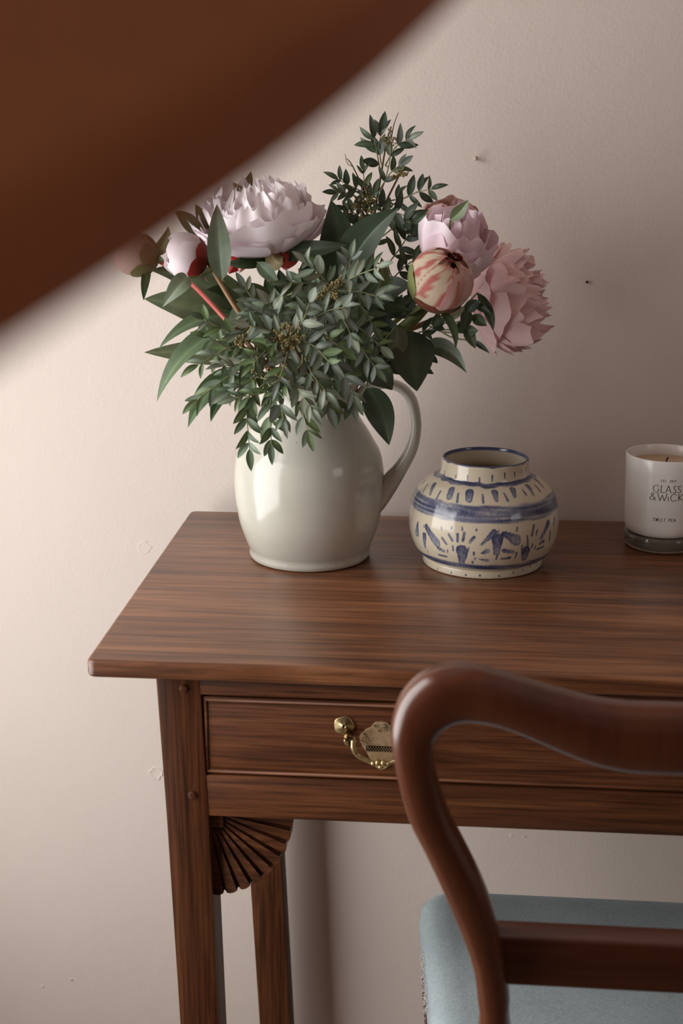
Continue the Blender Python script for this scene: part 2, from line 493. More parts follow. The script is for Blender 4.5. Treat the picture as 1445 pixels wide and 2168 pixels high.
# brass handles
def brass_mat(name, c1, c2, rough):
    m, nt, b = new_mat(name)
    n = noise(nt, mapping(nt, (1, 1, 1)), 220, 4)
    nt.links.new(ramp(nt, n, [(0.35, c1), (0.65, c2)]), b.inputs['Base Color'])
    b.inputs['Metallic'].default_value = 0.72
    b.inputs['Roughness'].default_value = rough
    return m
M_BRASS = brass_mat('brass', (0.34, 0.24, 0.11), (0.62, 0.48, 0.26), 0.28)
M_PLATE = brass_mat('brass_plate', (0.66, 0.48, 0.26), (0.86, 0.68, 0.44), 0.48)
M_TARNISH = plain('tarnish', (0.035, 0.026, 0.016), 0.5, 0.5)
def handle(hx, hz):
    py = FY + 0.0020
    k = 1 / 2760.0 / 8.03 * 2800 / 2800 * 1.02       # plate drawing units to metres
    half = [(0, 300), (95, 315), (150, 360), (175, 410), (235, 440), (290, 470), (300, 510), (350, 540), (385, 600), (375, 680), (345, 760), (300, 830), (255, 900), (215, 990), (150, 1090), (90, 1180), (0, 1225)]
    pts = [(x, y) for x, y in half] + [(-x, y) for x, y in half[-2:0:-1]]
    b = bmesh.new()
    lo = [b.verts.new((hx + x * k, py + 0.0003, hz - (y - 700) * k)) for x, y in pts]
    hi = [b.verts.new((hx + x * k * 0.98, py - 0.0014, hz - ((y - 700) * 0.98) * k)) for x, y in pts]
    n = len(pts)
    for i in range(n):
        b.faces.new((lo[i], lo[(i + 1) % n], hi[(i + 1) % n], hi[i]))
    b.faces.new(hi)
    bm_obj('backplate', b, M_PLATE, drawer)
    # engraved strokes and pierced lattice band
    rnd = random.Random(5)
    V, Fc = [], []
    for i in range(90):
        a = rnd.uniform(0, 2 * math.pi)
        if rnd.random() < 0.5:
            x, y = rnd.uniform(-160, 160), rnd.uniform(345, 480)
        else:
            s = rnd.choice((-1, 1)); x, y = s * rnd.uniform(195, 335), rnd.uniform(520, 740)
        c = Vector((hx + x * k, py - 0.00152, hz - (y - 700) * k))
        L = rnd.uniform(14, 34) * k; t = Vector((math.cos(a), 0, math.sin(a))); s_ = Vector((-t.z, 0, t.x)) * 4 * k
        j = len(V); V += [c - t * L - s_, c + t * L - s_ * .4, c + t * L + s_ * .4, c - t * L + s_]; Fc.append((j, j + 1, j + 2, j + 3))
    mesh('engraving', V, Fc, M_TARNISH, drawer, False)
    b = bmesh.new()
    box_bm(hx - 270 * k, hx + 270 * k, py - 0.0017, py - 0.0010, hz - 170 * k, hz - 55 * k, 0.0004, 1, bm=b)
    bm_obj('lattice_band', b, M_TARNISH, drawer)
    V, Fc = [], []
    for i in range(-5, 6):
        for j in (-82, -112, -142):
            c = Vector((hx + (i + (0.5 if j == -112 else 0)) * 46 * k, py - 0.0018, hz + j * k))
            tube_geo([c + Vector((0, 0.0003, 0)), c - Vector((0, 0.0006, 0))], [12 * k, 7 * k], 6, V, Fc)
    mesh('lattice_studs', V, Fc, M_BRASS, drawer)
    for s in (-1, 1):
        cx = hx + s * 650 * k
        cz = hz + 290 * k
        # rosette behind the post, with two little scroll tails
        V, Fc = [], []
        ring = [(0.2, 0.0045), (1.0, 0.0028), (0.9, 0.0012), (1.04, 0.0002)]
        n = 26
        for sr, h in ring:
            for q in range(n):
                th = 2 * math.pi * q / n
                rr = 165 * k * sr * (1 + 0.05 * math.cos(5 * th))
                V.append(Vector((cx + rr * math.cos(th), py - h * 0.55, cz + rr * math.sin(th))))
        for i in range(3):
            for q in range(n):
                Fc.append((i * n + q, i * n + (q + 1) % n, (i + 1) * n + (q + 1) % n, (i + 1) * n + q))
        Fc.append(tuple(range(n)))
        mesh('rosette', V, Fc, M_BRASS, drawer)
        for a, bq in ((-0.10, 30 * -s), (0.55, 70 * -s)):
            p = [Vector((cx - s * 60 * k + bq * k * 0.3, py - 0.001, cz - 140 * k)), Vector((cx + bq * k * 0.8, py - 0.0018, cz - 260 * k)), Vector((cx + bq * k, py - 0.0012, cz - 330 * k)), Vector((cx + s * (40 if bq * s > 0 else -40) * k - s * 30 * k, py - 0.0008, cz - 370 * k))]
            tube('scroll_tail', p, [0.0016, 0.0012, 0.0008, 0.0011], M_BRASS, drawer, 10, 8)
        pc = Vector((cx - s * 90 * k, py, cz - 110 * k))
        pp = [pc, pc + Vector((0, -0.004, 0)), pc + Vector((0, -0.007, 0)), pc + Vector((0, -0.0105, 0)), pc + Vector((0, -0.0125, 0))]
        mesh('post', *tube_geo(spline(pp, 14), [0.0030, 0.0022, 0.0036, 0.0038, 0.0014], 12), plain('brass_dark', (0.16, 0.10, 0.045), 0.3, 1.0), drawer)
    yb = py - 0.0075
    bp = []
    for x, y in ((-560, 500), (-480, 560), (-470, 720), (-400, 860), (-250, 950), (-120, 1000), (0, 1010), (120, 1000), (250, 950), (400, 860), (470, 720), (480, 560), (560, 500)):
        bp.append(Vector((hx + x * k, yb - (0.0015 if abs(x) < 480 else 0), hz - (y - 700) * k)))
    tube('bail', bp, [0.0013, 0.0020, 0.0024, 0.0022, 0.0020, 0.0018, 0.0020, 0.0018, 0.0020, 0.0022, 0.0024, 0.0020, 0.0013], M_BRASS, drawer, 60, 10)
    for x, y, r in ((-45, 985, 62), (45, 985, 62), (0, 1060, 50), (-130, 1000, 46), (130, 1000, 46)):
        c = Vector((hx + x * k, yb - 0.0022, hz - (y - 700) * k)); r *= k
        V, Fc = lathe_geo([(r * math.sin(a), -r * math.cos(a)) for a in np.linspace(0.15, 3.0, 8)], c, 12)
        mesh('bail_bead', V, Fc, M_BRASS, drawer)
hpt = at(807, 1575, FY)
handle(hpt.x, hpt.z + 0.0005)
handle(2 * TCX - hpt.x, hpt.z + 0.0005)
# fan-carved brackets
def bracket(s):
    x0 = LX1 + 0.001 if s > 0 else 2 * TCX - LX1 - 0.001
    z0 = zt(0.6000)
    yf, yb = FY + 0.006, FY + 0.022
    br = None
    sq = 0.0135
    Rx, Rz = 0.0700, 0.0760
    n = 9
    def P(th, rad, y):
        return Vector((x0 + s * rad * Rx * math.cos(th), y, z0 - rad * Rz * math.sin(th)))
    # plain backing web
    V = [Vector((x0, yf + 0.0045, z0)), Vector((x0, yb, z0))]
    m = 24
    for i in range(m + 1):
        th = i / m * math.pi / 2
        V += [P(th, 0.998, yf + 0.0050), P(th, 0.998, yb)]
    Fc = [(0, 2 + 2 * i, 4 + 2 * i) for i in range(m)] + [(1, 5 + 2 * i, 3 + 2 * i) for i in range(m)] + [(2 + 2 * i, 3 + 2 * i, 5 + 2 * i, 4 + 2 * i) for i in range(m)]
    Fc += [(0, 1, 3, 2), (0, 2 + 2 * m, 3 + 2 * m, 1)]
    br = mesh('bracket', V, Fc, M_CARVE, table, False)
    xa, xb = sorted((x0, x0 + s * sq))
    box('corner_block', xa, xb, yf + 0.0005, yf + 0.006, z0 - sq, z0, M_CARVE, br, 0.0006)
    for i in range(n):                      # each fluted rib
        t0, t1 = i / n * math.pi / 2, (i + 1) / n * math.pi / 2
        g = (t1 - t0) * 0.02
        t0, t1 = t0 + g, t1 - g
        V, rows, cols = [], 7, 6
        for a in range(rows):
            for c in range(cols):
                f = c / (cols - 1)
                th = t0 + (t1 - t0) * f
                d0 = sq / max(Rx * math.cos(th), Rz * math.sin(th)) * 0.96
                edge = 1.0 + 0.022 * math.sin(math.pi * f)
                rad = d0 + (edge - d0) * a / (rows - 1)
                # ribs slope from a proud edge down to the groove, as overlapping fan leaves
                h = 0.0026 * (1 - f) + 0.0016
                h *= 0.45 + 0.55 * a / (rows - 1)
                if f > 0.97: h = -0.0016
                V.append(P(th, rad, yf + 0.0040 - h))
        for c in range(cols):                # turned-down outer edge
            f = c / (cols - 1)
            th = t0 + (t1 - t0) * f
            V.append(P(th, 1.0 + 0.022 * math.sin(math.pi * f), yb - 0.001))
        Fc = []
        for a in range(rows):
            for c in range(cols - 1):
                Fc.append((a * cols + c, a * cols + c + 1, (a + 1) * cols + c + 1, (a + 1) * cols + c))
        o = mesh('rib', V, Fc, M_CARVE, br)
        o.data.set_sharp_from_angle(angle=R(35))
bracket(1)
bracket(-1)

# ------------------------------------------------------------------ chair
chair = thing('balloon_back_chair', (0.165, 0.93, 0), 'mahogany balloon-back chair with blue-grey velvet seat pushed under the table', 'chair')
SZ = ZT - 0.30                                # seat top
CCX = at(1490, 1500, 0.70).x
def by_(z):                                   # the back rakes: y of its middle plane at height z
    return 0.752 - 0.052 * max(0.0, min(1.0, (z - SZ) / (zt(0.847) - SZ))) ** 1.2
def atb(cx, cy):
    px, py = 800 + cx / 2.2403, 1380 + cy / 2.2403
    Y = 0.72
    for _ in range(6):
        p = at(px, py, Y); Y = by_(p.z)
    return at(px, py, Y)
pairs = [(475, 1765, 628, 1765), (470, 1640, 624, 1620), (455, 1510, 604, 1490), (425, 1400, 585, 1370), (370, 1260, 545, 1215), (300, 1100, 485, 1060),
         (220, 930, 405, 900), (150, 790, 335, 760), (100, 620, 284, 600), (68, 460, 262, 500), (62, 340, 265, 430), (90, 235, 290, 380), (150, 150, 330, 345),
         (240, 88, 385, 322), (350, 63, 440, 318), (460, 70, 520, 328), (560, 95, 590, 345), (700, 135, 690, 382), (850, 180, 810, 436), (1000, 220, 950, 495),
         (1110, 238, 1080, 535), (1220, 247, 1220, 558), (1400, 252, 1400, 565)]
sec = [(atb(a, b), atb(c, d)) for a, b, c, d in pairs]
o0, i0 = sec[0]
low = []
for z, dx, yy, hw in ((0.0, -0.004, 0.66, 0.016), (0.20, -0.002, 0.705, 0.018), (0.38, 0.0, 0.745, 0.020), (SZ - 0.03, 0.002, 0.752, 0.021), (SZ + 0.04, 0.004, 0.752, 0.0205)):
    c = (o0 + i0) / 2
    low.append((Vector((c.x + dx - hw, yy, z)), Vector((c.x + dx + hw, yy, z))))
# resample with splines
allp = low + sec
NS = 90
oo = spline([p[0] for p in allp], NS)
ii = spline([p[1] for p in allp], NS)
def mir(v):
    return Vector((2 * CCX - v.x, v.y, v.z))
oo += [mir(p) for p in oo[::-1]]
ii += [mir(p) for p in ii[::-1]]
V, Fc, n = [], [], 20
for a, b in zip(oo, ii):
    c, h = (a + b) / 2, (b - a) / 2
    crest = min(1, max(0, (c.z - zt(0.75)) / 0.05))
    dep = 0.0135 + 0.001 * crest
    ex = 2.0 / 2.6
    for k in range(n):
        th = 2 * math.pi * k / n
        cs, sn = math.cos(th), math.sin(th)
        V.append(c + h * (math.copysign(abs(cs) ** ex, cs)) + Vector((0, 1, 0.06)) * (dep * math.copysign(abs(sn) ** ex, sn)))
for i in range(len(oo) - 1):
    for k in range(n):
        Fc.append((i * n + k, i * n + (k + 1) % n, (i + 1) * n + (k + 1) % n, (i + 1) * n + k))
Fc += [tuple(range(n)), tuple((len(oo) - 1) * n + k for k in range(n))]
mesh('back_frame', V, Fc, M_MAHOG, chair)
ra, rb = at(1050, 1970, 0.735), at(1080, 2073, 0.735)
box('back_rail', ra.x - 0.012, 2 * CCX - ra.x + 0.012, 0.728, 0.748, rb.z, ra.z, M_MAHOGX, chair, 0.0022, 3)
def velvet():
    m, nt, b = new_mat('blue_velvet')
    v = mapping(nt, (1, 1, 1))
    n1, n2 = noise(nt, v, 14, 4), noise(nt, v, 420, 2)
    c = ramp(nt, n1, [(0.3, (0.29, 0.345, 0.365)), (0.7, (0.37, 0.43, 0.45))])
    c = mixc(nt, c, ramp(nt, n2, [(0.3, (0.85,) * 3), (0.7, (1.1,) * 3)]), 1.0, 'MULTIPLY')
    nt.links.new(c, b.inputs['Base Color'])
    b.inputs['Roughness'].default_value = 0.9
    b.inputs['Specular IOR Level'].default_value = 0.15
    b.inputs['Sheen Weight'].default_value = 0.5
    b.inputs['Sheen Roughness'].default_value = 0.4
    b.inputs['Sheen Tint'].default_value = (0.75, 0.85, 0.9, 1)
    bump(nt, b, n2, 0.25, 0.0008)
    return m
M_VELVET = velvet()
def seat_outline(grow, n=10):
    sl = at(897, 1930, 1.08).x
    c = [(-0.020 - grow, 1.130 + grow), (2 * CCX + 0.020 + grow, 1.130 + grow), (2 * CCX - 0.012 + grow, 0.735 - grow), (0.012 - grow, 0.735 - grow)]
    rad = 0.035
    pts = []
    for k in range(4):
        p, a, b = Vector(c[k]), Vector(c[k - 1]), Vector(c[(k + 1) % 4])
        u, v = (a - p).normalized() * rad, (b - p).normalized() * rad
        for j in range(n):
            t = j / (n - 1)
            pts.append((p + u) * (1 - t) ** 2 + p * 2 * t * (1 - t) + (p + v) * t * t)
        q = (p + v).lerp(b + (p - b).normalized() * rad, 0.5)
        for t in (0.17, 0.33, 0.5, 0.67, 0.83):
            pts.append((p + v).lerp(b + (p - b).normalized() * rad, t))
    return pts
def rings(name, spec, mat, parent):
    V, Fc = [], []
    n = None
    for g, z in spec:
        pts = seat_outline(g)
        n = len(pts)
        V += [Vector((p.x, p.y, z)) for p in pts]
    for i in range(len(spec) - 1):
        for k in range(n):
            Fc.append((i * n + k, i * n + (k + 1) % n, (i + 1) * n + (k + 1) % n, (i + 1) * n + k))
    m = len(V)
    cen = sum((v for v in V[-n:]), Vector()) / n
    for f in (0.6, 0.3):
        for k in range(n):
            p = V[m - n + k].lerp(cen, 1 - f)
            V.append(Vector((p.x, p.y, V[m - n].z + 0.004 * (1 - f))))
    V.append(cen + Vector((0, 0, 0.005)))
    for i in range(2):
        b = m - n + i * n
        for k in range(n):
            Fc.append((b + k, b + (k + 1) % n, b + n + (k + 1) % n, b + n + k))
    for k in range(n):
        Fc.append((m + n + k, m + n + (k + 1) % n, len(V) - 1))
    Fc.append(tuple(range(n))[::-1])
    return mesh(name, V, Fc, mat, parent)
rings('seat_cushion', [(-0.004, SZ - 0.062), (0.0, SZ - 0.055), (0.003, SZ - 0.030), (0.001, SZ - 0.014), (-0.005, SZ - 0.006), (-0.013, SZ - 0.001), (-0.026, SZ)], M_VELVET, chair)
rings('seat_rail', [(-0.003, SZ - 0.105), (-0.001, SZ - 0.10), (-0.001, SZ - 0.065), (-0.006, SZ - 0.060)], M_MAHOGX, chair)
for s in (-1, 1):
    fx = CCX + s * (CCX + 0.020 - 0.032)
    mesh('leg', *tube_geo(spline([(fx, 1.10, SZ - 0.07), (fx, 1.10, 0.30), (fx, 1.105, 0.15), (fx, 1.105, 0.0)], 20), [0.022, 0.021, 0.017, 0.013], 14), M_MAHOG, chair)
# frayed pale edge of the seat cover
V, Fc = [], []
rnd = random.Random(3)
e0, e1 = Vector((-0.0125, 1.050, SZ - 0.010)), Vector((-0.007, 0.955, SZ - 0.008))
for i in range(160):
    c = e0.lerp(e1, rnd.random()) + Vector((-0.0025, 0, -0.010)) + Vector((rnd.uniform(-0.0012, 0.0008), 0, rnd.uniform(-0.008, 0.004)))
    d = Vector((rnd.uniform(-1, 0.2), rnd.uniform(-1, 1), rnd.uniform(-1, 0.6))).normalized() * 0.0028
    tube_geo([c, c + d * 0.5 + Vector((0, 0, 0.0004)), c + d], 0.00025, 3, V, Fc)
fr = mesh('frayed_edge', V, Fc, plain('lint', (0.62, 0.58, 0.54), 0.9), chair)
fr['kind'] = 'stuff'

# ------------------------------------------------------------------ jug
JY = 1.222
JC = at(655.5, 1172, JY)
JC = Vector((JC.x, JY, ZT))
def glaze(name, c1, c2, spot=0.0):
    m, nt, b = new_mat(name)
    v = mapping(nt, (1, 1, 1))
    c = ramp(nt, noise(nt, v, 16, 5), [(0.3, c1), (0.7, c2)])
    if spot:
        sp = ramp(nt, noise(nt, v, 330, 1), [(0.785, (1, 1, 1)), (0.80, (0.25, 0.2, 0.15))])
        c = mixc(nt, c, sp, spot, 'MULTIPLY')
    nt.links.new(c, b.inputs['Base Color'])
    b.inputs['Roughness'].default_value = 0.16
    b.inputs['Specular IOR Level'].default_value = 0.55
    bump(nt, b, noise(nt, v, 45, 3), 0.10, 0.002)
    return m
M_GLAZE = glaze('stoneware_glaze', (0.44, 0.425, 0.365), (0.52, 0.505, 0.44), 1.0)
jug = thing('stoneware_jug', JC, 'pale grey glazed stoneware jug holding the flowers', 'jug')
prof = [(0.0500, 0.0), (0.0568, 0.0008), (0.0586, 0.0040), (0.0584, 0.0075), (0.0588, 0.0105), (0.0603, 0.0140), (0.0640, 0.0240), (0.0682, 0.0385), (0.0709, 0.0590), (0.0717, 0.0755), (0.0708, 0.0900), (0.0682, 0.1025), (0.0636, 0.1115),
        (0.0566, 0.1240), (0.0488, 0.1365), (0.0448, 0.1460), (0.0444, 0.1550), (0.0462, 0.1640), (0.0482, 0.1690), (0.0486, 0.1715), (0.0474, 0.1730), (0.0452, 0.1710), (0.0425, 0.1600), (0.0412, 0.150), (0.045, 0.136), (0.058, 0.115), (0.064, 0.09), (0.062, 0.05), (0.05, 0.012), (0.02, 0.008)]
pr = smooth_prof(prof, 120)
V, Fc = lathe_geo(pr, JC, 112)
# pull the rim into a small pouring lip opposite the handle
for v in V:
    h = (v.z - ZT - 0.148) / 0.025
    if h > 0:
        d = Vector((v.x - JC.x, v.y - JC.y, 0))
        a = max(0, -d.normalized().x) ** 6
        v.x += -0.010 * a * h
mesh('body', V, Fc, M_GLAZE, jug)
def handle_strip():
    def hp(px, py):
        return at(px, py, JY)
    inn = [(752, 866), (770, 838), (796, 826), (826, 822), (853, 838), (867, 872), (868, 908), (856, 948), (834, 982), (814, 1004), (800, 1030), (794, 1060)]
    out = [(748, 838), (766, 814), (800, 803), (846, 808), (878, 838), (890, 882), (890, 922), (880, 962), (858, 1004), (836, 1042), (816, 1072), (800, 1092)]
    a = spline([hp(*p) for p in inn], 44)
    b = spline([hp(*p) for p in out], 44)
    V, Fc, n = [], [], 18
    for i in range(44):
        t = i / 43
        c, h = (a[i] + b[i]) / 2, (b[i] - a[i]) / 2
        wd = 0.0125 - 0.002 * math.sin(math.pi * t)
        for k in range(n):
            th = 2 * math.pi * k / n
            cs, sn = math.cos(th), math.sin(th)
            V.append(c + h * (math.copysign(abs(cs) ** 0.8, cs)) * (1 - 0.18 * sn * sn) + Vector((0.10, 1, 0)).normalized() * (wd * math.copysign(abs(sn) ** 0.8, sn)))
    for i in range(43):
        for k in range(n):
            Fc.append((i * n + k, i * n + (k + 1) % n, (i + 1) * n + (k + 1) % n, (i + 1) * n + k))
    Fc += [tuple(range(n)), tuple(43 * n + k for k in range(n))]
    mesh('handle', V, Fc, M_GLAZE, jug)
handle_strip()

# ------------------------------------------------------------------ painted vase
VY = 1.2175
VC = at(1020, 1187, VY)
VC = Vector((VC.x, VY, ZT))
STROKES = [(-66.5,92.6,-64.8,89,0.58,0.58),(-41.5,92.1,-40.8,89.4,0.52,0.52),(-24,93.5,-23.5,89.2,0.93,0.69),(-8,92.4,-7.8,88.6,0.87,0.69),(8,94.8,8,89.9,0.98,0.69),(24.8,96.3,24.8,92,0.87,0.58),(40.2,96.2,40.2,91.7,0.75,0.58),(54.2,96.7,54.2,93.4,0.52,0.52),(64.5,97.4,64.2,93,0.46,0.46),(-91.2,92,-90.8,87.6,0.46,0.46),(-61.8,81.7,-54.8,74.1,2.66,1.16),(-35.2,81.5,-33.2,76.3,3.59,2.89),(-15.5,81.6,-14.5,76.2,4.16,3.18),(9,82.2,9.5,76.5,3.7,1.73),(29,83.4,27.2,78.1,3.35,1.45),(50.5,83.6,48,77.4,2.89,1.45),(76,84.3,71.2,78.8,2.54,1.16),(-86,79.3,-82.2,76.8,1.45,0.81),(-71.5,79.5,-66.8,73.4,0.69,0.69),(-45.8,78.9,-45,72.9,0.81,1.16),(-26.3,79.8,-24.2,73.4,0.93,1.16),(-2.8,80.6,-2,74.7,0.93,1.27),(17.8,81.6,19.5,76.1,0.81,1.27),(39.8,82.1,39.8,78.1,0.81,1.04),(61.8,82.6,60.3,77.6,0.93,1.16),(-33.8,49.6,-33.5,47.5,0.81,0.81),(-25.2,52,-25.2,49.8,0.81,0.81),(-17,52.7,-16.8,50.5,0.81,0.81),(-6.2,52.2,-6.2,51.1,1.04,1.04),(9.8,51.4,9.5,48.7,0.81,0.81),(24.2,53,24,49.8,0.93,0.93),(-52.2,46.8,-51.2,44.9,0.58,0.58),(-72.8,45.7,-72,43.6,0.46,0.46),(-59.8,46.7,-61,36.6,1.16,4.05),(-48.8,46.8,-38,33.9,2.54,4.4),(-50.8,37.6,-52,25.4,3.12,1.45),(-50.3,22.8,-50.3,19.1,0.46,0.46),(-27.2,44.5,-24.2,39.4,1.27,1.27),(-20.2,46.3,-20,39.6,1.39,1.39),(-15.2,47.5,-16,40.3,1.39,1.39),(-7.8,45,-10.8,39.8,1.62,1.27),(-32.8,39.9,-29.2,34.9,1.16,1.16),(-17,34.9,-17,30.1,1.16,1.16),(-16.5,30.3,-18,17.3,6.36,2.66),(-24,33.6,-23.8,29.6,0.93,0.93),(-11.5,34.4,-11.5,32.7,0.58,0.58),(-37,28.9,-31.8,26.7,1.73,1.73),(-37.5,21.8,-30.8,21.7,1.27,1.27),(-28.5,29.1,-28.8,26.7,0.69,0.69),(-7.8,30.1,-7.8,27.2,1.04,1.04),(-6.8,24,-6.8,22.7,0.81,0.81),(-9,19.9,-8.8,18.6,1.27,1.27),(6.8,49.9,-2.5,38.1,3.01,1.04),(13.8,48.5,23.8,41.1,2.31,5.2),(9.2,43.4,9,30,5.49,2.89),(-1.8,29.4,2,31.8,1.16,2.54),(-3.5,23,2.8,21.9,0.58,1.85),(14.3,32.2,21.5,29.8,1.97,1.97),(13.8,23.6,20.2,24.2,1.27,1.27),(9.8,27.1,9.2,23.2,0.81,0.81),(32.8,44.1,33.8,32.5,0.81,1.73),(32.5,29.2,33.5,21.4,5.2,2.89),(28.8,35.7,28.8,31,0.81,0.81),(39,52.9,37,43.4,1.39,1.16),(42.5,47.7,41,43.6,0.93,0.93),(55.5,51.1,46.8,38.7,2.89,1.97),(50.3,34.4,46.2,33.6,1.73,1.73),(51.5,29.2,44.5,28.2,1.16,1.16),(38.5,35,37.8,31.7,0.93,0.93),(58.2,42.5,59,32.8,1.27,1.27),(67,52.1,63.8,46.3,1.27,1.27),(25,29.2,24.5,23.1,0.93,0.93),(41.5,31.9,41.2,29.1,0.81,0.81),(-47.5,3,-47.5,2.6,0.81,0.81),(-30.8,3.5,-30.8,3,0.81,0.81),(-16.2,3.3,-16.2,3.2,1.04,1.04),(-3.2,4,-3,3.7,1.04,1.04),(14.8,3.5,15,3.2,0.93,0.93),(29,5.6,29,5.1,0.87,0.87),(40,5.9,40,5.6,0.81,0.81),(50.5,7.4,50.5,7.1,0.81,0.81),(63,6.8,62.8,6.5,0.58,0.58),(-67,3.3,-67,3,0.58,0.58)]
def vnoise(x, y, seed):
    """value noise on a grid, numpy"""
    rs = np.random.RandomState(seed)
    g = rs.rand(64, 64)
    xi, yi = np.floor(x).astype(int), np.floor(y).astype(int)
    fx, fy = x - xi, y - yi
    fx, fy = fx * fx * (3 - 2 * fx), fy * fy * (3 - 2 * fy)
    q = lambda a, b: g[a % 64, b % 64]
    return (q(xi, yi) * (1 - fx) + q(xi + 1, yi) * fx) * (1 - fy) + (q(xi, yi + 1) * (1 - fx) + q(xi + 1, yi + 1) * fx) * fy
def vase():
    outer = smooth_prof([(0.0540, 0), (0.0570, 0.0010), (0.0573, 0.0062), (0.0569, 0.0078), (0.0600, 0.0105), (0.0635, 0.0139), (0.0692, 0.0271), (0.0712, 0.0422), (0.0696, 0.0577), (0.0663, 0.0679), (0.0595, 0.0765), (0.0520, 0.0825), (0.0448, 0.0860), (0.0422, 0.0880), (0.0411, 0.0942), (0.0409, 0.1010), (0.0404, 0.1024)], 230)
    inner = smooth_prof([(0.0404, 0.1024), (0.0395, 0.1028), (0.0385, 0.1020), (0.0380, 0.0960), (0.0392, 0.0850), (0.055, 0.072), (0.064, 0.045), (0.057, 0.012), (0.03, 0.006)], 50)[1:]
    ang = np.radians(np.concatenate([np.linspace(-105, 105, 420), np.linspace(105, 255, 120)[1:-1]]))
    n = len(ang)
    P = np.array(outer + inner)
    mo = len(outer)
    deg = np.degrees(ang); deg = np.where(deg > 90, deg - 180, deg)
    cream = np.array((0.60, 0.53, 0.405)); blue = np.array((0.036, 0.043, 0.100)); pale = np.array((0.185, 0.195, 0.255))
    A, Z = np.meshgrid(deg, P[:mo, 1] * 1000, indexing='xy')
    Rr = np.repeat(P[:mo, :1] * 1000, n, 1)
    cov = np.zeros_like(A)          # paint strength
    wob = vnoise(A * 0.25, Z * 0.35, 1)
    gr = vnoise(A * 1.6, Z * 0.5, 2)
    # arc length along the profile for stroke metric
    seg = np.hypot(np.diff(P[:mo, 0]), np.diff(P[:mo, 1])) * 1000
    S = np.concatenate([[0], np.cumsum(seg)])
    Sg = np.repeat(S[:, None], n, 1)
    zs = P[:mo, 1] * 1000
    for a0, z0, a1, z1, w0, w1 in STROKES:
        s0, s1 = np.interp(z0, zs, S), np.interp(z1, zs, S)
        r = np.interp((z0 + z1) / 2, zs, P[:mo, 0] * 1000)
        x0, x1 = math.radians(a0) * r, math.radians(a1) * r
        X = np.radians(A) * r
        dx, dy = x1 - x0, s1 - s0
        L2 = dx * dx + dy * dy + 1e-6
        t = np.clip(((X - x0) * dx + (Sg - s0) * dy) / L2, 0, 1)
        d = np.hypot(X - x0 - t * dx, Sg - s0 - t * dy)
        w = (w0 + (w1 - w0) * t) * (0.8 + 0.3 * wob)
        soft = 0.35
        m = np.clip((w - d) / soft + 0.5, 0, 1)
        big = max(w0, w1)
        if big > 1.6:                # brush loads: pale with a darker edge and streaks
            edge = np.clip(1 - (w - d) / (0.5 * big), 0, 1)
            m = m * np.clip(0.40 + 0.30 * edge + 0.38 * (1 - t) + 0.4 * (gr - 0.5), 0, 1)
        else:
            m = m * (0.72 + 0.45 * (gr - 0.4))
        cov = np.maximum(cov, m)
    def band(zlo, zhi, dens, soft, sd):
        e = 1.6 * (vnoise(A * 0.12, Z * 0.0 + sd, sd) - 0.5)
        m = np.clip((Z - zlo - e) / soft, 0, 1) * np.clip((zhi + e - Z) / soft, 0, 1)
        st = vnoise(A * 0.05 + Z * 0.15, Z * 0.55, sd + 1)
        return m * np.clip(dens + 0.85 * (st - 0.5) + 0.3 * (gr - 0.5), 0.2, 1)
    for b in (band(84.6, 88.3, 0.75, 0.7, 11), band(57.0, 73.0, 0.66, 1.5, 21), band(10.2, 17.0, 0.75, 0.8, 31), band(101.2, 104, 0.85, 0.6, 41)):
        cov = np.maximum(cov, b)
    c = np.where(cov[..., None] < 0.5, cream + (pale - cream) * (cov[..., None] * 2), pale + (blue - pale) * (cov[..., None] * 2 - 1))
    ci = np.tile(cream * 0.95, (len(inner), n, 1))
    rimz = P[mo:, 1] * 1000
    for i in range(len(inner)):
        if rimz[i] > 99.5:
            ci[i] = blue * 1.6 if rimz[i] > 100.6 else pale
    cc = np.concatenate([c, ci]).reshape(-1, 3)
    sx, cx = np.sin(ang), np.cos(ang)
    VX = P[:, :1] * sx[None]; VYy = -P[:, :1] * cx[None]; VZ = np.repeat(P[:, 1:], n, 1)
    V = np.stack([VX, VYy, VZ], -1).reshape(-1, 3)
    m = len(P)
    i = np.arange(m - 1)[:, None] * n + np.arange(n)[None]
    j = np.arange(m - 1)[:, None] * n + (np.arange(n)[None] + 1) % n
    Q = np.stack([i, j, j + n, i + n], -1).reshape(-1, 4).tolist()
    Q += [tuple(range(n))[::-1], tuple((m - 1) * n + k for k in range(n))]
    me = bpy.data.meshes.new('vase')
    me.from_pydata(V.tolist(), [], Q)
    me.polygons.foreach_set('use_smooth', [True] * len(me.polygons))
    a = me.color_attributes.new('Col', 'FLOAT_COLOR', 'POINT')
    a.data.foreach_set('color', np.concatenate([cc, np.ones((len(cc), 1))], 1).astype(np.float32).ravel())
    mm, nt, bs = new_mat('painted_glaze')
    at_ = nt.nodes.new('ShaderNodeAttribute'); at_.attribute_name = 'Col'
    nt.links.new(at_.outputs['Color'], bs.inputs['Base Color'])
    bs.inputs['Roughness'].default_value = 0.13
    bs.inputs['Specular IOR Level'].default_value = 0.55
    bump(nt, bs, noise(nt, mapping(nt, (1, 1, 1)), 55, 3), 0.12, 0.002)
    o = finish('painted_vase', me, mm, None)
    o.location = VC
    tag(o, 'squat cream vase hand-painted with blue bands, dots and leaves', 'vase')
vase()

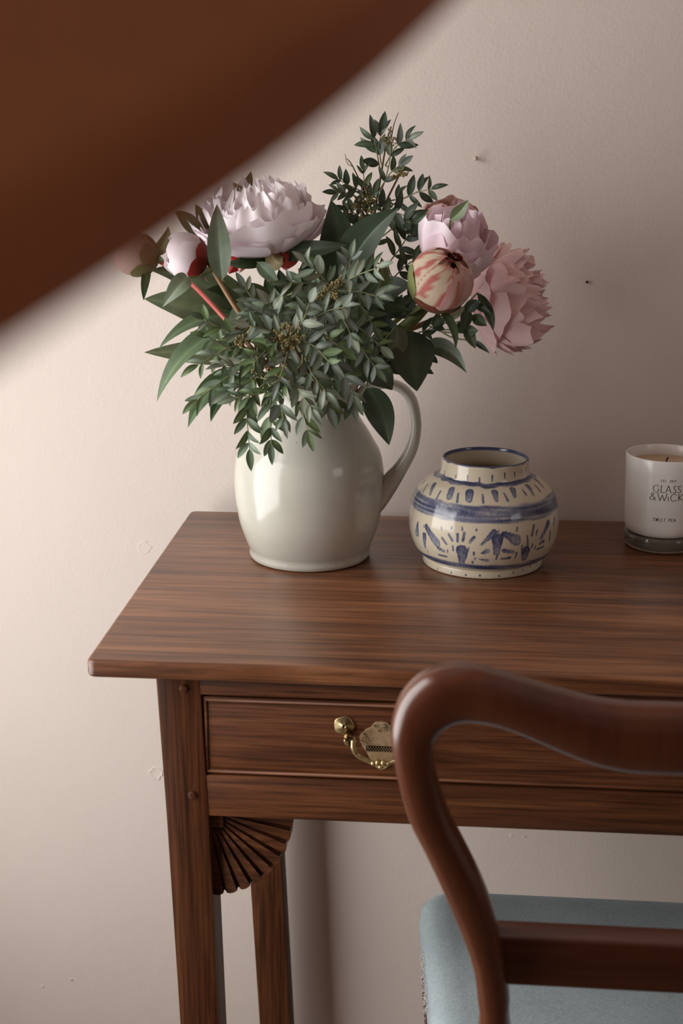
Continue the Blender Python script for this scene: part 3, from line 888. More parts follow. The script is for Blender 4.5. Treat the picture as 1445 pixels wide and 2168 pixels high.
# ------------------------------------------------------------------ candle
CC = Vector((0.2098, 1.284, ZT))
candle = thing('candle_jar', CC, 'white glass candle jar with printed lettering on the table', 'candle')
M_CGLASS = plain('white_glass', (0.80, 0.78, 0.75), 0.22, 0, 0, 0.5)
gm, gnt, gb = new_mat('clear_glass')
gb.inputs['Base Color'].default_value = (0.96, 0.97, 0.95, 1)
gb.inputs['Transmission Weight'].default_value = 1.0
gb.inputs['Transmission Weight'].default_value = 0.82
gb.inputs['Roughness'].default_value = 0.05
gb.inputs['Base Color'].default_value = (0.66, 0.57, 0.47, 1)
gb.inputs['IOR'].default_value = 1.48
CR0, CR1, CH, CB = 0.0366, 0.0392, 0.0940, 0.0150
def crad(z):
    return CR0 + (CR1 - CR0) * max(0, z - 0.004) / (CH - 0.004)
def cring(z, dr=0):
    return (crad(z) + dr, z)
V, Fc = lathe_geo([(0.030, 0.0), (0.0338, 0.0004), (0.0358, 0.003), cring(0.0065), cring(0.011), cring(CB - 0.001, 0.0), (crad(CB) - 0.0012, CB)], CC, 72)
mesh('glass_base', V, Fc, gm, candle)
pc = [(0.02, CB + 0.0004), (0.0315, CB + 0.0006), (0.0345, CB + 0.002)] + [cring(z, dr) for z, dr in ((CB + 0.005, -0.0010), (CB + 0.009, -0.0002), (CB + 0.012, 0), (0.05, 0), (0.08, 0), (CH - 0.001, 0.0))] + [(CR1 - 0.0005, CH), (CR1 - 0.0016, CH), (CR1 - 0.0022, CH - 0.001), (CR1 - 0.0024, 0.085), (0.034, 0.04), (0.02, 0.035)]
V, Fc = lathe_geo(pc, CC, 96)
mesh('glass_tumbler', V, Fc, M_CGLASS, candle)
V, Fc = lathe_geo([(0.0345, 0.045), (crad(0.0830) - 0.0018, 0.0825), (crad(0.083) - 0.0030, 0.0836), (0.012, 0.0834), (0.003, 0.0830)], CC, 72)
mesh('wax', V, Fc, plain('wax', (0.62, 0.43, 0.27), 0.45), candle)
tube('wick', [CC + Vector((0, 0, 0.082)), CC + Vector((0.0005, 0, 0.087)), CC + Vector((0.002, 0, 0.0895))], 0.0008, plain('wick', (0.05, 0.04, 0.035), 0.9), candle, 6, 6)
GL = {'G': [[(.92, .82), (.75, .95), (.5, 1), (.22, .88), (.05, .62), (.05, .38), (.22, .12), (.5, 0), (.78, .06), (.9, .16), (.9, .44)], [(.74, .44), (1, .44)]],
      'L': [[(.2, 1), (.2, 0), (.85, 0), (.95, .14)], [(.05, 1), (.35, 1)]], 'A': [[(0, 0), (.48, 1), (1, 0)], [(.2, .36), (.8, .36)]],
      'S': [[(.82, .84), (.62, 1), (.35, .98), (.18, .80), (.3, .6), (.68, .42), (.84, .22), (.66, .03), (.35, 0), (.1, .14)]],
      '&': [[(1, 0), (.28, .74), (.28, .92), (.48, 1), (.63, .88), (.55, .68), (.14, .4), (.03, .2), (.25, 0), (.6, .05), (.95, .48)]],
      'W': [[(0, 1), (.28, 0), (.5, .82), (.75, 0), (1, 1)], [(-.05, 1), (.12, 1)], [(.9, 1), (1.05, 1)]], 'i': [[(.5, .62), (.5, 0)]],
      'C': [[(.92, .86), (.7, .98), (.45, 1), (.2, .85), (.05, .55), (.1, .25), (.35, .02), (.65, 0), (.92, .14)]],
      'K': [[(.15, 1), (.15, 0)], [(.85, 1), (.18, .48), (.6, .2), (1.05, 0)]], 'E': [[(.8, 1), (.1, 1), (.1, 0), (.8, 0)], [(.1, .52), (.7, .52)]],
      'T': [[(0, 1), (1, 1)], [(.5, 1), (.5, 0)]], 'P': [[(.1, 0), (.1, 1), (.6, 1), (.8, .78), (.6, .5), (.1, .5)]], '.': [[(.4, 0), (.5, .08)]],
      '2': [[(.1, .8), (.4, 1), (.75, .85), (.7, .55), (.1, 0), (.85, 0)]], '0': [[(.5, 1), (.12, .7), (.12, .3), (.5, 0), (.88, .3), (.88, .7), (.5, 1)]],
      '1': [[(.3, .85), (.55, 1), (.55, 0)]], '9': [[(.8, .6), (.5, .45), (.18, .7), (.5, 1), (.82, .75), (.75, .3), (.45, 0)]]}
M_INK = plain('ink', (0.045, 0.036, 0.030), 0.6)
def lettering(items, pybase, h, wd):
    """items: (char, x0, x1) in picture columns, wrapped round the jar"""
    zb = at(1405, pybase, CC.y - 0.038).z
    V, Fc = [], []
    dpx = 0.0385 / 82.5
    def cyl(xpx, z):
        s = max(-0.98, min(0.98, (xpx - 1409) * dpx / 0.0385))
        a = math.asin(s)
        rr = crad(z - ZT) + 0.00012
        return Vector((CC.x + rr * math.sin(a), CC.y - rr * math.cos(a), z))
    for ch, x0, x1 in items:
        for st in GL[ch]:
            pts = []
            for i in range(len(st) - 1):
                for k in range(3):
                    pts.append(tuple(np.array(st[i]) + (np.array(st[i + 1]) - np.array(st[i])) * k / 3))
            pts.append(st[-1])
            q = [Vector((x0 + (x1 - x0) * u, 0, zb + h * v)) for u, v in pts]
            for i in range(len(q) - 1):
                a, b = q[i], q[i + 1]
                t = Vector(((b.x - a.x) * dpx, 0, b.z - a.z)); t.normalize()
                nrm = Vector((-t.z / dpx, 0, t.x)) * (wd / 2) * (1.0 if abs(t.z) > 0.5 else 0.7)
                j = len(V)
                for p in (a - nrm, b - nrm, b + nrm, a + nrm):
                    V.append(cyl(p.x, p.z))
                Fc.append((j, j + 1, j + 2, j + 3))
    mesh('lettering', V, Fc, M_INK, candle, False)
X = lambda v: 1360 + v / 17.0
lettering([('G', X(235), X(440)), ('L', X(475), X(625)), ('A', X(655), X(850)), ('S', X(900), X(1040)), ('S', X(1055), X(1210))], 1043.5, 0.0072, 0.00062)
lettering([('&', X(140), X(345)), ('W', X(400), X(715)), ('i', X(730), X(800)), ('C', X(835), X(1070)), ('K', X(1100), X(1310))], 1061, 0.0072, 0.00062)
lettering([(c, X(490 + 58 * k), X(490 + 58 * k + 40)) for k, c in enumerate('EST. 2019') if c != ' '], 1021, 0.0024, 0.00034)
lettering([(c, X(300 + 90 * k), X(300 + 90 * k + 62)) for k, c in enumerate('SWEET PEA') if c != ' '], 1105, 0.0031, 0.00046)

# ------------------------------------------------------------------ flowers and foliage
from mathutils.bvhtree import BVHTree
MOUTH = JC + Vector((0, 0, 0.168))
NMAX = 4000
RLO, RHI, RID = np.zeros((NMAX, 3)), np.zeros((NMAX, 3)), np.zeros(NMAX, dtype=int)
RB, RIDS, ROOTOF, SK = [], {}, {}, {}
def rid(name):
    return RIDS.setdefault(name, len(RIDS) + 1)
def root_name(o):
    while o.parent is not None:
        o = o.parent
    return o.name
def register(root, V, Fc):
    n = len(RB)
    A = np.array([tuple(v) for v in V])
    RLO[n], RHI[n], RID[n] = A.min(0), A.max(0), rid(root)
    RB.append(BVHTree.FromPolygons([tuple(v) for v in V], [tuple(f) for f in Fc]))
def hits(root, V, Fc):
    """how many parts of other things this surface would pass through"""
    n = len(RB)
    A = np.array([tuple(v) for v in V])
    lo, hi = A.min(0), A.max(0)
    c = np.where((RLO[:n] <= hi).all(1) & (RHI[:n] >= lo).all(1) & (RID[:n] != rid(root)))[0]
    if len(c) == 0:
        return 0
    b = BVHTree.FromPolygons([tuple(v) for v in V], [tuple(f) for f in Fc])
    return sum(1 for k in c if b.overlap(RB[k]))
mesh_plain = mesh
def mesh(name, verts, faces, mat, parent=None, smooth=True, cols=None):
    if parent is not None and mat is not None:
        register(root_name(parent), verts, faces)
    return mesh_plain(name, verts, faces, mat, parent, smooth, cols)
for o in jug.children:
    register('stoneware_jug', [o.matrix_basis @ v.co + JC for v in o.data.vertices], [tuple(p.vertices) for p in o.data.polygons])
for V_, F_ in (lathe_geo([(0.057, 0), (0.0712, 0.042), (0.041, 0.09), (0.041, 0.103)], VC, 24),):
    register('painted_vase', V_, F_)
register('wall_back', [(-1, YB, 0), (2, YB, 0), (2, YB, 2.4), (-1, YB, 2.4)], [(0, 1, 2, 3)])
STEMS = {}
def best(cands, root, geo):
    """the first candidate that passes through nothing, else the one that does least"""
    top = None
    for c in cands:
        g = geo(c)
        h = hits(root, *g[:2])
        if top is None or h < top[0]:
            top = (h, c, g)
        if h == 0:
            break
    return top
def stem(parent, top, mids, rad, mat, az=None, n=30, sides=8):
    """a stem standing in the jug: foot on the floor of the jug, through the mouth clear of the rim, on to its top"""
    root = root_name(parent)
    rnd = random.Random(len(STEMS) * 7 + 3)
    STEMS[root] = 1
    first = mids[0] if mids else top
    d = Vector((first.x - MOUTH.x, first.y - MOUTH.y, 0))
    a0 = math.atan2(d.y, d.x)
    r0 = min(0.031, d.length * 0.45 + 0.008)
    def cands():
        for t in range(160):
            j = 0 if t == 0 else min(1.0, t / 70)
            a = a0 + rnd.uniform(-1.1, 1.1) * j
            r = max(0.002, min(0.033, r0 + rnd.uniform(-0.026, 0.012) * j))
            e = Vector((math.cos(a), math.sin(a), 0))
            fa = a + rnd.uniform(-0.7, 0.7) * j
            f = JC + Vector((math.cos(fa), math.sin(fa), 0)) * (r * rnd.uniform(0.4, 0.9)) + Vector((0, 0, 0.016))
            neck, lip = JC + e * r * 0.94 + Vector((0, 0, 0.138)), JC + e * r * 1.04 + Vector((0, 0, 0.180))
            ms = [m + Vector((rnd.uniform(-.006, .006), rnd.uniform(-.012, .012), rnd.uniform(-.006, .006))) * j for m in mids]
            yield [f, neck, lip] + ms + [top]
    h, P, g = best(cands(), root, lambda P: tube_geo(spline(P, n), rad, sides))
    mesh('stem', g[0], g[1], mat, parent)
    SK.setdefault(root, []).extend(p for p in spline(P, 60) if p.z > JC.z + 0.176)
def connect(parent, p, rad=0.0008, tip=None):
    """thin stalk from a point to the nearest point of the plant's own stem: geometry, or None where it touches already"""
    root = root_name(parent)
    sk = SK.get(root)
    if not sk:
        return None
    q = min(sk, key=lambda v: (v - p).length)
    L = (q - p).length
    if L < 0.0015:
        return None
    rnd = random.Random(int(L * 1e6))
    near = sorted(sk, key=lambda v: (v - p).length)[:24]
    def cands():
        for t in range(70):
            qq = q if t < 9 else rnd.choice(near)
            j = t / 40 * min(0.5 * L, 0.016)
            yield [qq, qq.lerp(p, 0.5) + Vector((rnd.uniform(-j, j), rnd.uniform(-j, j), rnd.uniform(-j, j) - 0.05 * L)), p]
    h, P, g = best(cands(), root, lambda P: tube_geo(spline(P, 9), rad, 5))
    return g
def slide(p, k):                              # further along or back along the line of sight by the fraction k
    return CAM + (p - CAM) * (1 + k)
SLIDES = [0] + [x for i in range(1, 11) for x in (-0.0032 * i, 0.0032 * i)]
def lerp3(a, b, t):
    return tuple(a[i] + (b[i] - a[i]) * t for i in range(3))
def frame(axis):
    a = axis.normalized()
    e1 = a.cross(Vector((0, 1, 0.2))).normalized()
    return a, e1, a.cross(e1)
def petal(name, parent, base, axis, az, half, Rr, H, t0, t1, colf, rnd, ruf=0.004, rag=0.12, flare=0.0, rows=10, cols=13, lean=0.0, notch=0.0):
    """a petal lying on a bowl (radius Rr, height H) round the flower's axis"""
    a, e1, e2 = frame(axis)
    V, C = [], []
    ph = [rnd.uniform(0, 6.28) for _ in range(4)]
    fr = rnd.uniform(1.5, 3.2)
    VM = []
    for j in range(cols):
        u = j / (cols - 1) * 2 - 1
        VM.append(1 - 0.16 * abs(u) ** 3.5 + rag * (0.22 * math.sin(5.3 * u + ph[0]) + 0.14 * math.sin(12 * u + ph[2]) + 0.22 * rnd.uniform(-0.5, 0.5)) - notch * math.exp(-(u / 0.2) ** 2))
    for i in range(rows):
        for j in range(cols):
            u = j / (cols - 1) * 2 - 1
            vm = VM[j]
            v = i / (rows - 1)
            vv = v * (vm if v > 0.55 else 1 - (1 - vm) * (v / 0.55) ** 3)
            wdt = 0.30 + 0.70 * math.sin(min(1.0, vv / 0.62) * math.pi / 2) if vv < 0.62 else 1 - 0.18 * ((vv - 0.62) / 0.38) ** 2
            t = t0 + (t1 - t0) * vv
            r = Rr * math.sin(t) + flare * vv ** 3
            r = max(r, 0.0015)
            h = H * (1 - math.cos(t))
            az2 = az + u * half * wdt
            wv = ruf * vv ** 2 * (math.sin(fr * 2.2 * u + ph[1]) + 0.5 * math.sin(6 * u + ph[2]))
            r += wv
            h += wv * 0.5 * math.cos(ph[3]) + lean * vv * vv
            V.append(base + a * h + (e1 * math.cos(az2) + e2 * math.sin(az2)) * r)
            C.append(colf(vv, u, rnd))
    Fc = [(i * cols + j, i * cols + j + 1, (i + 1) * cols + j + 1, (i + 1) * cols + j) for i in range(rows - 1) for j in range(cols - 1)]
    return mesh(name, V, Fc, M_PETAL, parent, True, C)
def shade_col(base, edge, streak=0.0, sc=(0.55, 0.05, 0.07)):
    def f(v, u, rnd):
        c = lerp3(base, edge, min(1, v ** 0.8))
        if streak and rnd.random() < streak:
            c = lerp3(c, sc, rnd.uniform(0.3, 0.8))
        return c
    return f
def blossom(parent, base, axis, layers, seed, jit=0.0):
    rnd = random.Random(seed)
    for (cnt, half, Rr, H, t1, ruf, rag, flare, colf) in layers:
        off = rnd.uniform(0, 6.28)
        for k in range(cnt):
            az = off + 2 * math.pi * (k + rnd.uniform(-0.22, 0.22)) / cnt
            ax = axis.normalized() + Vector((rnd.uniform(-jit, jit), rnd.uniform(-jit, jit), rnd.uniform(-jit, jit)))
            petal('petal', parent, base, ax, az, R(half) * rnd.uniform(0.85, 1.15), Rr * rnd.uniform(0.92, 1.08), H * rnd.uniform(0.93, 1.07), 0.06, t1 * rnd.uniform(0.93, 1.07),
                  colf, rnd, ruf, rag, flare * rnd.uniform(0.4, 1.3), notch=rnd.choice((0, 0.02, 0.05)) if rag > 0.08 else 0)

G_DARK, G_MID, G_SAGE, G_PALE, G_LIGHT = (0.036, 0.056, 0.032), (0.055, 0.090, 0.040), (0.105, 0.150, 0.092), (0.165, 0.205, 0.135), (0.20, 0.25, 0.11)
def leaf(parent, b, t, width, col, bow=(0, 0, 0), face=(0, -1, 0.35), fold=0.25, Yb=1.18, Yt=1.15, twist=0.0, peak=0.8, name='leaf', rib=1.5, mat=None):
    """b, t: picture points of the leaf's base and tip at depths Yb, Yt; width in picture points"""
    B0, T0 = at(*b, Yb), at(*t, Yt)
    offs = (-1, -0.72, -0.4, -0.07, 0, 0.07, 0.4, 0.72, 1)
    n, m = 15, len(offs)
    ph = random.Random(int(abs(B0.x) * 1e5) + int(T0.z * 1e5)).uniform(0, 6)
    fc = Vector(face).normalized()
    Fc = [(i * m + j, i * m + j + 1, (i + 1) * m + j + 1, (i + 1) * m + j) for i in range(n - 1) for j in range(m - 1)]
    C = [tuple(min(1, x * (rib if abs(o) < 0.1 else 1.05)) for x in col) for i in range(n) for o in offs]
    def build(c):
        k, tw = c
        B, Tp = slide(B0, k), slide(T0, k)
        wd = width * (B - CAM).dot(FW) / F
        mid = (B + Tp) / 2 + Vector(bow) * 2
        V = []
        for i in range(n):
            s = i / (n - 1)
            p = B * (1 - s) ** 2 + mid * 2 * s * (1 - s) + Tp * s * s
            tg = ((mid - B) * (1 - s) + (Tp - mid) * s).normalized()
            f2 = Matrix.Rotation(twist * (s - 0.5) + tw, 3, tg) @ fc
            S = tg.cross(f2).normalized()
            N = S.cross(tg)
            w = wd / 2 * (math.sin(math.pi * s ** peak) ** 0.85 if 0 < s < 1 else 0.02)
            for o in offs:
                V.append(p + S * (w * o) + N * (fold * w * abs(o) + 0.05 * w * abs(o) * math.sin(9 * s + ph + (2 if o > 0 else 0))))
        return V, Fc, B
    cand = [(k, 0) for k in SLIDES] + [(k, tw) for tw in (0.35, -0.35, 0.7, -0.7) for k in SLIDES[::2]]
    h, c, g = best(cand, root_name(parent), build)
    o = mesh(name, g[0], Fc, mat or M_LEAF, parent, True, C)
    st = connect(parent, g[2]) if name == 'leaf' else None
    if st:
        mesh('petiole', st[0], st[1], M_STEM_GREEN, parent)
    return o

def sprig(label, node, Y, k, mat=M_TWIG, rad=0.0016, mid=None):
    nd = at(*node, Y)
    t = thing('pistachio_sprig', nd, label, 'foliage', 'pistachio sprigs in the jug')
    stem(t, nd, [mid] if mid is not None else [], [0.0022, rad * 0.8], mat)
    return t
# the woody stems of the sprigs go into the jug first
s1 = sprig('grey-green pistachio sprig with yellowish florets right of centre under the dark leaves', (706, 618), 1.115, 12, mid=at(700, 720, 1.15))
s2 = sprig('pistachio sprig with brownish florets at the front middle of the bouquet', (612, 714), 1.10, 13, mid=at(640, 770, 1.14))
s3 = sprig('fresh green pistachio sprig spilling over the left rim of the jug', (545, 760), 1.12, 14, mid=at(590, 800, 1.15))
s4 = sprig('pale pistachio sprig hanging down the front of the jug neck', (640, 800), 1.12, 15)
s5 = sprig('tall dark olive-green pistachio sprig with thin twigs rising against the wall', (770, 560), 1.26, 16)
s6 = sprig('short thin twig with narrow leaflets poking out beside the broad drooping leaf', (884, 705), 1.175, 17, M_TWIG, 0.0009, at(820, 740, 1.19))
PINK_A = shade_col((0.88, 0.64, 0.72), (0.93, 0.86, 0.89))
PINK_A2 = shade_col((0.90, 0.68, 0.75), (0.95, 0.89, 0.91))
PINK_B = shade_col((0.88, 0.46, 0.50), (0.96, 0.74, 0.75), 0.008)
PINK_C = shade_col((0.86, 0.46, 0.56), (0.95, 0.80, 0.87), 0.012)
# --- open pale peony
bA = at(560, 534, 1.215)
pA = thing('peony', bA, 'wide open pale pink peony with ruffled heart above the jug', 'flower', 'peony stems in the jug')
axA = Vector((-0.10, -0.22, 1))
blossom(pA, bA, axA, [
    (6, 42, 0.0570, 0.0380, 1.42, 0.0022, 0.10, 0.004, PINK_A),
    (8, 36, 0.0540, 0.0410, 1.50, 0.0024, 0.14, 0.002, PINK_A),
    (9, 32, 0.0500, 0.0430, 1.64, 0.0026, 0.16, 0.001, PINK_A2),
    (11, 27, 0.0440, 0.0420, 1.80, 0.0030, 0.20, 0.0, PINK_A2),
    (12, 25, 0.0370, 0.0410, 1.92, 0.0034, 0.22, 0.0, PINK_A2),
    (12, 26, 0.0290, 0.0410, 2.00, 0.0034, 0.24, 0.0, PINK_A2),
    (9, 32, 0.0200, 0.0410, 2.05, 0.0032, 0.24, 0.0, PINK_A2),
    (6, 42, 0.0120, 0.0405, 2.05, 0.0026, 0.24, 0.0, PINK_A2)], 7, 0.06)
rnd = random.Random(1)
petal('petal', pA, bA, axA, R(180), R(30), 0.064, 0.034, 0.1, 1.25, PINK_A, rnd, 0.003, 0.08)
stem(pA, bA + Vector((0, 0, 0.004)), [at(580, 640, 1.20)], 0.0030, M_STEM_BROWN)
RED = (0.36, 0.035, 0.03)
def red_sepal(parent, b, t, wd, Yb, Yt, bow, c=RED):
    leaf(parent, b, t, wd, c, bow, (0.2, -1, 0.1), -0.5, Yb, Yt, 0.4, 0.9, 'guard_petal', 1.3, M_PETAL)
red_sepal(pA, (585, 528), (603, 572), 58, 1.195, 1.175, (0.004, -0.004, 0.003), (0.38, 0.06, 0.045))
red_sepal(pA, (570, 524), (600, 558), 44, 1.190, 1.172, (0, -0.006, -0.003), (0.36, 0.30, 0.17))
red_sepal(pA, (520, 545), (484, 580), 34, 1.212, 1.195, (0, -0.003, 0.003))
red_sepal(pA, (526, 540), (506, 578), 22, 1.208, 1.195, (0, -0.003, 0.001), (0.62, 0.32, 0.26))
leaf(pA, (470, 592), (459, 433), 50, (0.155, 0.195, 0.135), (0.0, -0.006, 0), (0.25, -1, 0.1), 0.35, 1.125, 1.115, 0.3)
leaf(pA, (568, 538), (478, 556), 46, G_MID, (0, -0.004, -0.006), (0, -0.6, 0.8), 0.3, 1.200, 1.165)
leaf(pA, (575, 540), (735, 518), 44, G_DARK, (0, -0.01, 0.0), (0, -0.9, 0.5), 0.25, 1.200, 1.175)
leaf(pA, (545, 555), (590, 600), 30, G_SAGE, (0, -0.002, 0), (0, -1, 0.3), 0.2, 1.165, 1.15)
leaf(pA, (500, 430), (531, 363), 26, G_MID, (0.002, 0, 0), (0.5, -1, 0.1), 0.3, 1.23, 1.23)
leaf(pA, (520, 440), (487, 384), 40, (0.15, 0.14, 0.06), (0, 0, 0), (0, -1, 0.1), 0.3, 1.225, 1.22)
leaf(pA, (430, 505), (370, 448), 34, G_MID, (0, 0, 0.003), (0, -1, 0.2), 0.3, 1.20, 1.19)
leaf(pA, (440, 485), (414, 432), 24, G_MID, (0, 0, 0), (0, -1, 0.2), 0.3, 1.21, 1.20)

# --- buds
def bud(parent, c, axis, rad, elong, layers, seed, sep, sepcol):
    base = c - axis.normalized() * rad * elong
    rnd = random.Random(seed)
    for i, (cnt, half, sc, t1, colf) in enumerate(layers):
        off = rnd.uniform(0, 6.28)
        for k in range(cnt):
            petal('petal', parent, base, axis, off + 2 * math.pi * k / cnt, R(half), rad * sc, rad * elong * sc * rnd.uniform(0.97, 1.03), 0.05, t1 * rnd.uniform(0.92, 1.05), colf, rnd, rad * 0.03, 0.05, 0.0, 11, 9)
    for k, (azd, half, t1, col) in enumerate(sep):
        petal('sepal', parent, base - axis.normalized() * 0.0008, axis, R(azd), R(half), rad * 1.05, rad * elong * 1.05, 0.03, t1, shade_col(col, col), rnd, rad * 0.02, 0.08, 0.0, 8, 7)
    return base
WHITEPINK = shade_col((0.82, 0.62, 0.70), (0.86, 0.78, 0.80))
cF = at(391, 541, 1.135)
axF = Vector((-0.93, -0.28, 0.22))
pF = thing('peony_bud', cF, 'round pink peony bud with a dark red sepal beside the pale leaf', 'flower', 'peony stems in the jug')
bF = bud(pF, cF, axF, 0.0195, 1.05, [(4, 62, 0.90, 2.75, WHITEPINK), (4, 55, 0.96, 2.55, shade_col((0.80, 0.50, 0.64), (0.86, 0.77, 0.80))), (3, 62, 1.0, 2.3, WHITEPINK)], 4, [], None)
rnd = random.Random(12)
for azd, t1, c in ((75, 1.38, (0.33, 0.03, 0.025)), (128, 1.22, (0.38, 0.04, 0.03)), (195, 1.1, (0.26, 0.03, 0.02)), (265, 1.1, (0.09, 0.11, 0.04)), (15, 1.0, (0.30, 0.04, 0.03))):
    petal('sepal', pF, bF - axF.normalized() * 0.0005, axF, R(azd), R(36), 0.0206, 0.0216, 0.03, t1, shade_col((0.10, 0.035, 0.02), c), rnd, 0.0004, 0.06, 0.0, 8, 7)
stem(pF, bF + Vector((-0.001, 0, 0)), [at(600, 760, 1.15), at(522, 672, 1.115)], 0.0022, M_STEM_BROWN)
leaf(pF, (398, 588), (344, 650), 40, G_PALE, (0.004, -0.004, 0.006), (0.2, -1, 0.4), 0.3, 1.115, 1.10, 0.5)
leaf(pF, (424, 582), (442, 598), 5, (0.05, 0.02, 0.015), (0, 0, 0), (0, -1, 0), 0.2, 1.13, 1.12)
leaf(pF, (441, 548), (458, 520), 14, (0.30, 0.30, 0.16), (0, 0, 0), (0, -1, 0), 0.2, 1.13, 1.12)
cG = at(286, 538, 1.178)
axG = Vector((-0.9, -0.1, 0.25))
pG = thing('peony_bud', cG, 'closed greenish pink peony bud on a red stem half behind the dark board', 'flower', 'peony stems in the jug')
bG = bud(pG, cG, axG, 0.0195, 1.1, [(4, 60, 0.92, 2.7, shade_col((0.4, 0.3, 0.2), (0.62, 0.42, 0.40))), (4, 58, 1.0, 2.4, shade_col((0.30, 0.24, 0.12), (0.62, 0.40, 0.38)))], 6,
         [(50, 34, 1.5, (0.16, 0.17, 0.07)), (120, 34, 1.3, (0.20, 0.17, 0.08)), (200, 30, 1.4, (0.12, 0.14, 0.05)), (300, 34, 1.3, (0.14, 0.15, 0.06))], None)
stem(pG, bG, [at(570, 770, 1.15), at(482, 694, 1.125), at(400, 612, 1.166)], 0.0021, M_STEM_RED)
leaf(pG, (316, 552), (304, 636), 20, G_MID, (-0.001, -0.002, 0), (0.6, -1, 0), 0.3, 1.175, 1.17)
leaf(pG, (322, 540), (356, 480), 28, (0.16, 0.19, 0.09), (0.003, 0, -0.002), (0.4, -1, 0), 0.4, 1.178, 1.175)
leaf(pG, (324, 545), (348, 552), 16, G_MID, (0, 0, 0), (0, -1, 0.2), 0.3, 1.175, 1.17)

# --- big ruffled peony at the right, seen from the side
bB = at(1000, 650, 1.275)
axB = Vector((0.88, -0.05, 0.16))
pB = thing('peony', bB, 'large ruffled pink peony facing sideways towards the candle', 'flower', 'peony stems in the jug')
blossom(pB, bB, axB, [
    (6, 46, 0.0495, 0.0400, 1.45, 0.0036, 0.16, 0.002, PINK_B),
    (7, 42, 0.0477, 0.0437, 1.58, 0.0040, 0.20, 0.001, PINK_B),
    (8, 36, 0.0441, 0.0456, 1.72, 0.0042, 0.24, 0.0, PINK_B),
    (8, 34, 0.0378, 0.0465, 1.86, 0.0042, 0.26, 0.0, PINK_B),
    (8, 32, 0.0306, 0.0465, 1.95, 0.0040, 0.26, 0.0, PINK_B),
    (7, 34, 0.0216, 0.0465, 2.0, 0.0036, 0.26, 0.0, PINK_B),
    (6, 40, 0.0126, 0.0465, 2.0, 0.0030, 0.26, 0.0, PINK_B)], 21, 0.20)
rnd = random.Random(8)
for azd, t1, Rr in ((60, 1.25, 0.052), (115, 1.2, 0.054), (165, 1.1, 0.055), (20, 1.3, 0.050)):
    petal('petal', pB, bB, axB, R(azd), R(26), Rr, 0.03, 0.08, t1, PINK_B, rnd, 0.003, 0.1)
stem(pB, bB, [at(850, 705, 1.245)], 0.0028, M_STEM_BROWN)
for (b, t, wd, c, bw) in (((1000, 640), (1040, 665), 16, G_DARK, (0, 0, 0)), ((985, 660), (1018, 640), 26, G_DARK, (0, 0, 0.002)), ((990, 655), (982, 700), 26, G_DARK, (0, 0, 0)),
                          ((1000, 668), (1030, 690), 24, G_MID, (0, 0, 0)), ((982, 690), (962, 702), 26, G_MID, (0, 0, 0)), ((985, 690), (1006, 738), 24, G_MID, (0, 0, 0)), ((1000, 722), (1036, 748), 12, G_DARK, (0, 0, 0.001)),
                          ((1010, 620), (1043, 700), 22, G_DARK, (0.003, 0, 0)), ((985, 700), (1012, 700), 24, G_SAGE, (0, 0, 0))):
    leaf(pB, b, t, wd, c, bw, (0, -1, 0.1), 0.3, 1.165, 1.155)
# --- half open peony between bud and big peony
bC = at(948, 590, 1.195)
axC = Vector((0.10, -0.35, 1))
pC = thing('peony', bC, 'half open lilac-pink peony standing behind the streaked bud', 'flower', 'peony stems in the jug')
blossom(pC, bC, axC, [
    (3, 74, 0.0300, 0.0400, 1.75, 0.0030, 0.12, 0.002, PINK_C),
    (4, 64, 0.0270, 0.0420, 1.95, 0.0034, 0.14, 0.0, PINK_C),
    (4, 60, 0.0220, 0.0430, 2.10, 0.0034, 0.16, 0.0, PINK_C),
    (4, 56, 0.0150, 0.0430, 2.15, 0.0030, 0.18, 0.0, PINK_C)], 33, 0.14)
rnd = random.Random(18)
PALE_C = shade_col((0.88, 0.58, 0.70), (0.95, 0.84, 0.90))
petal('petal', pC, bC, axC, R(128), R(44), 0.036, 0.036, 0.1, 1.55, PALE_C, rnd, 0.0035, 0.14, 0.003)
petal('petal', pC, bC, axC, R(50), R(50), 0.031, 0.050, 0.1, 1.85, PALE_C, rnd, 0.0030, 0.08, 0.0)
petal('petal', pC, bC, Vector((0.45, -0.4, 0.8)), R(100), R(34), 0.028, 0.046, 0.1, 1.45, PALE_C, rnd, 0.0030, 0.14, 0.004)
stem(pC, bC, [at(870, 690, 1.21)], 0.0026, M_STEM_GREEN)
leaf(pC, (952, 466), (991, 423), 27, (0.13, 0.17, 0.085), (0.001, 0, -0.001), (-0.2, -1, 0.1), 0.5, 1.155, 1.15)
# --- peony at the back
bD = at(950, 520, 1.255)
axD = Vector((0.05, -0.1, 1))
pD = thing('peony', bD, 'closed salmon-pink peony at the back nearest the wall', 'flower', 'peony stems in the jug')
SALM = shade_col((0.60, 0.26, 0.24), (0.76, 0.52, 0.48), 0.01)
blossom(pD, bD, axD, [(5, 48, 0.0262, 0.0240, 2.2, 0.0016, 0.05, 0, SALM), (5, 44, 0.0235, 0.0230, 2.4, 0.0016, 0.06, 0, SALM), (5, 44, 0.0190, 0.0220, 2.5, 0.0016, 0.06, 0, SALM)], 41)
stem(pD, bD, [at(870, 650, 1.25)], 0.0026, M_STEM_GREEN)
leaf(pD, (905, 490), (884, 462), 10, G_PALE, (0, 0, 0), (0, -1, 0), 0.3, 1.24, 1.24)
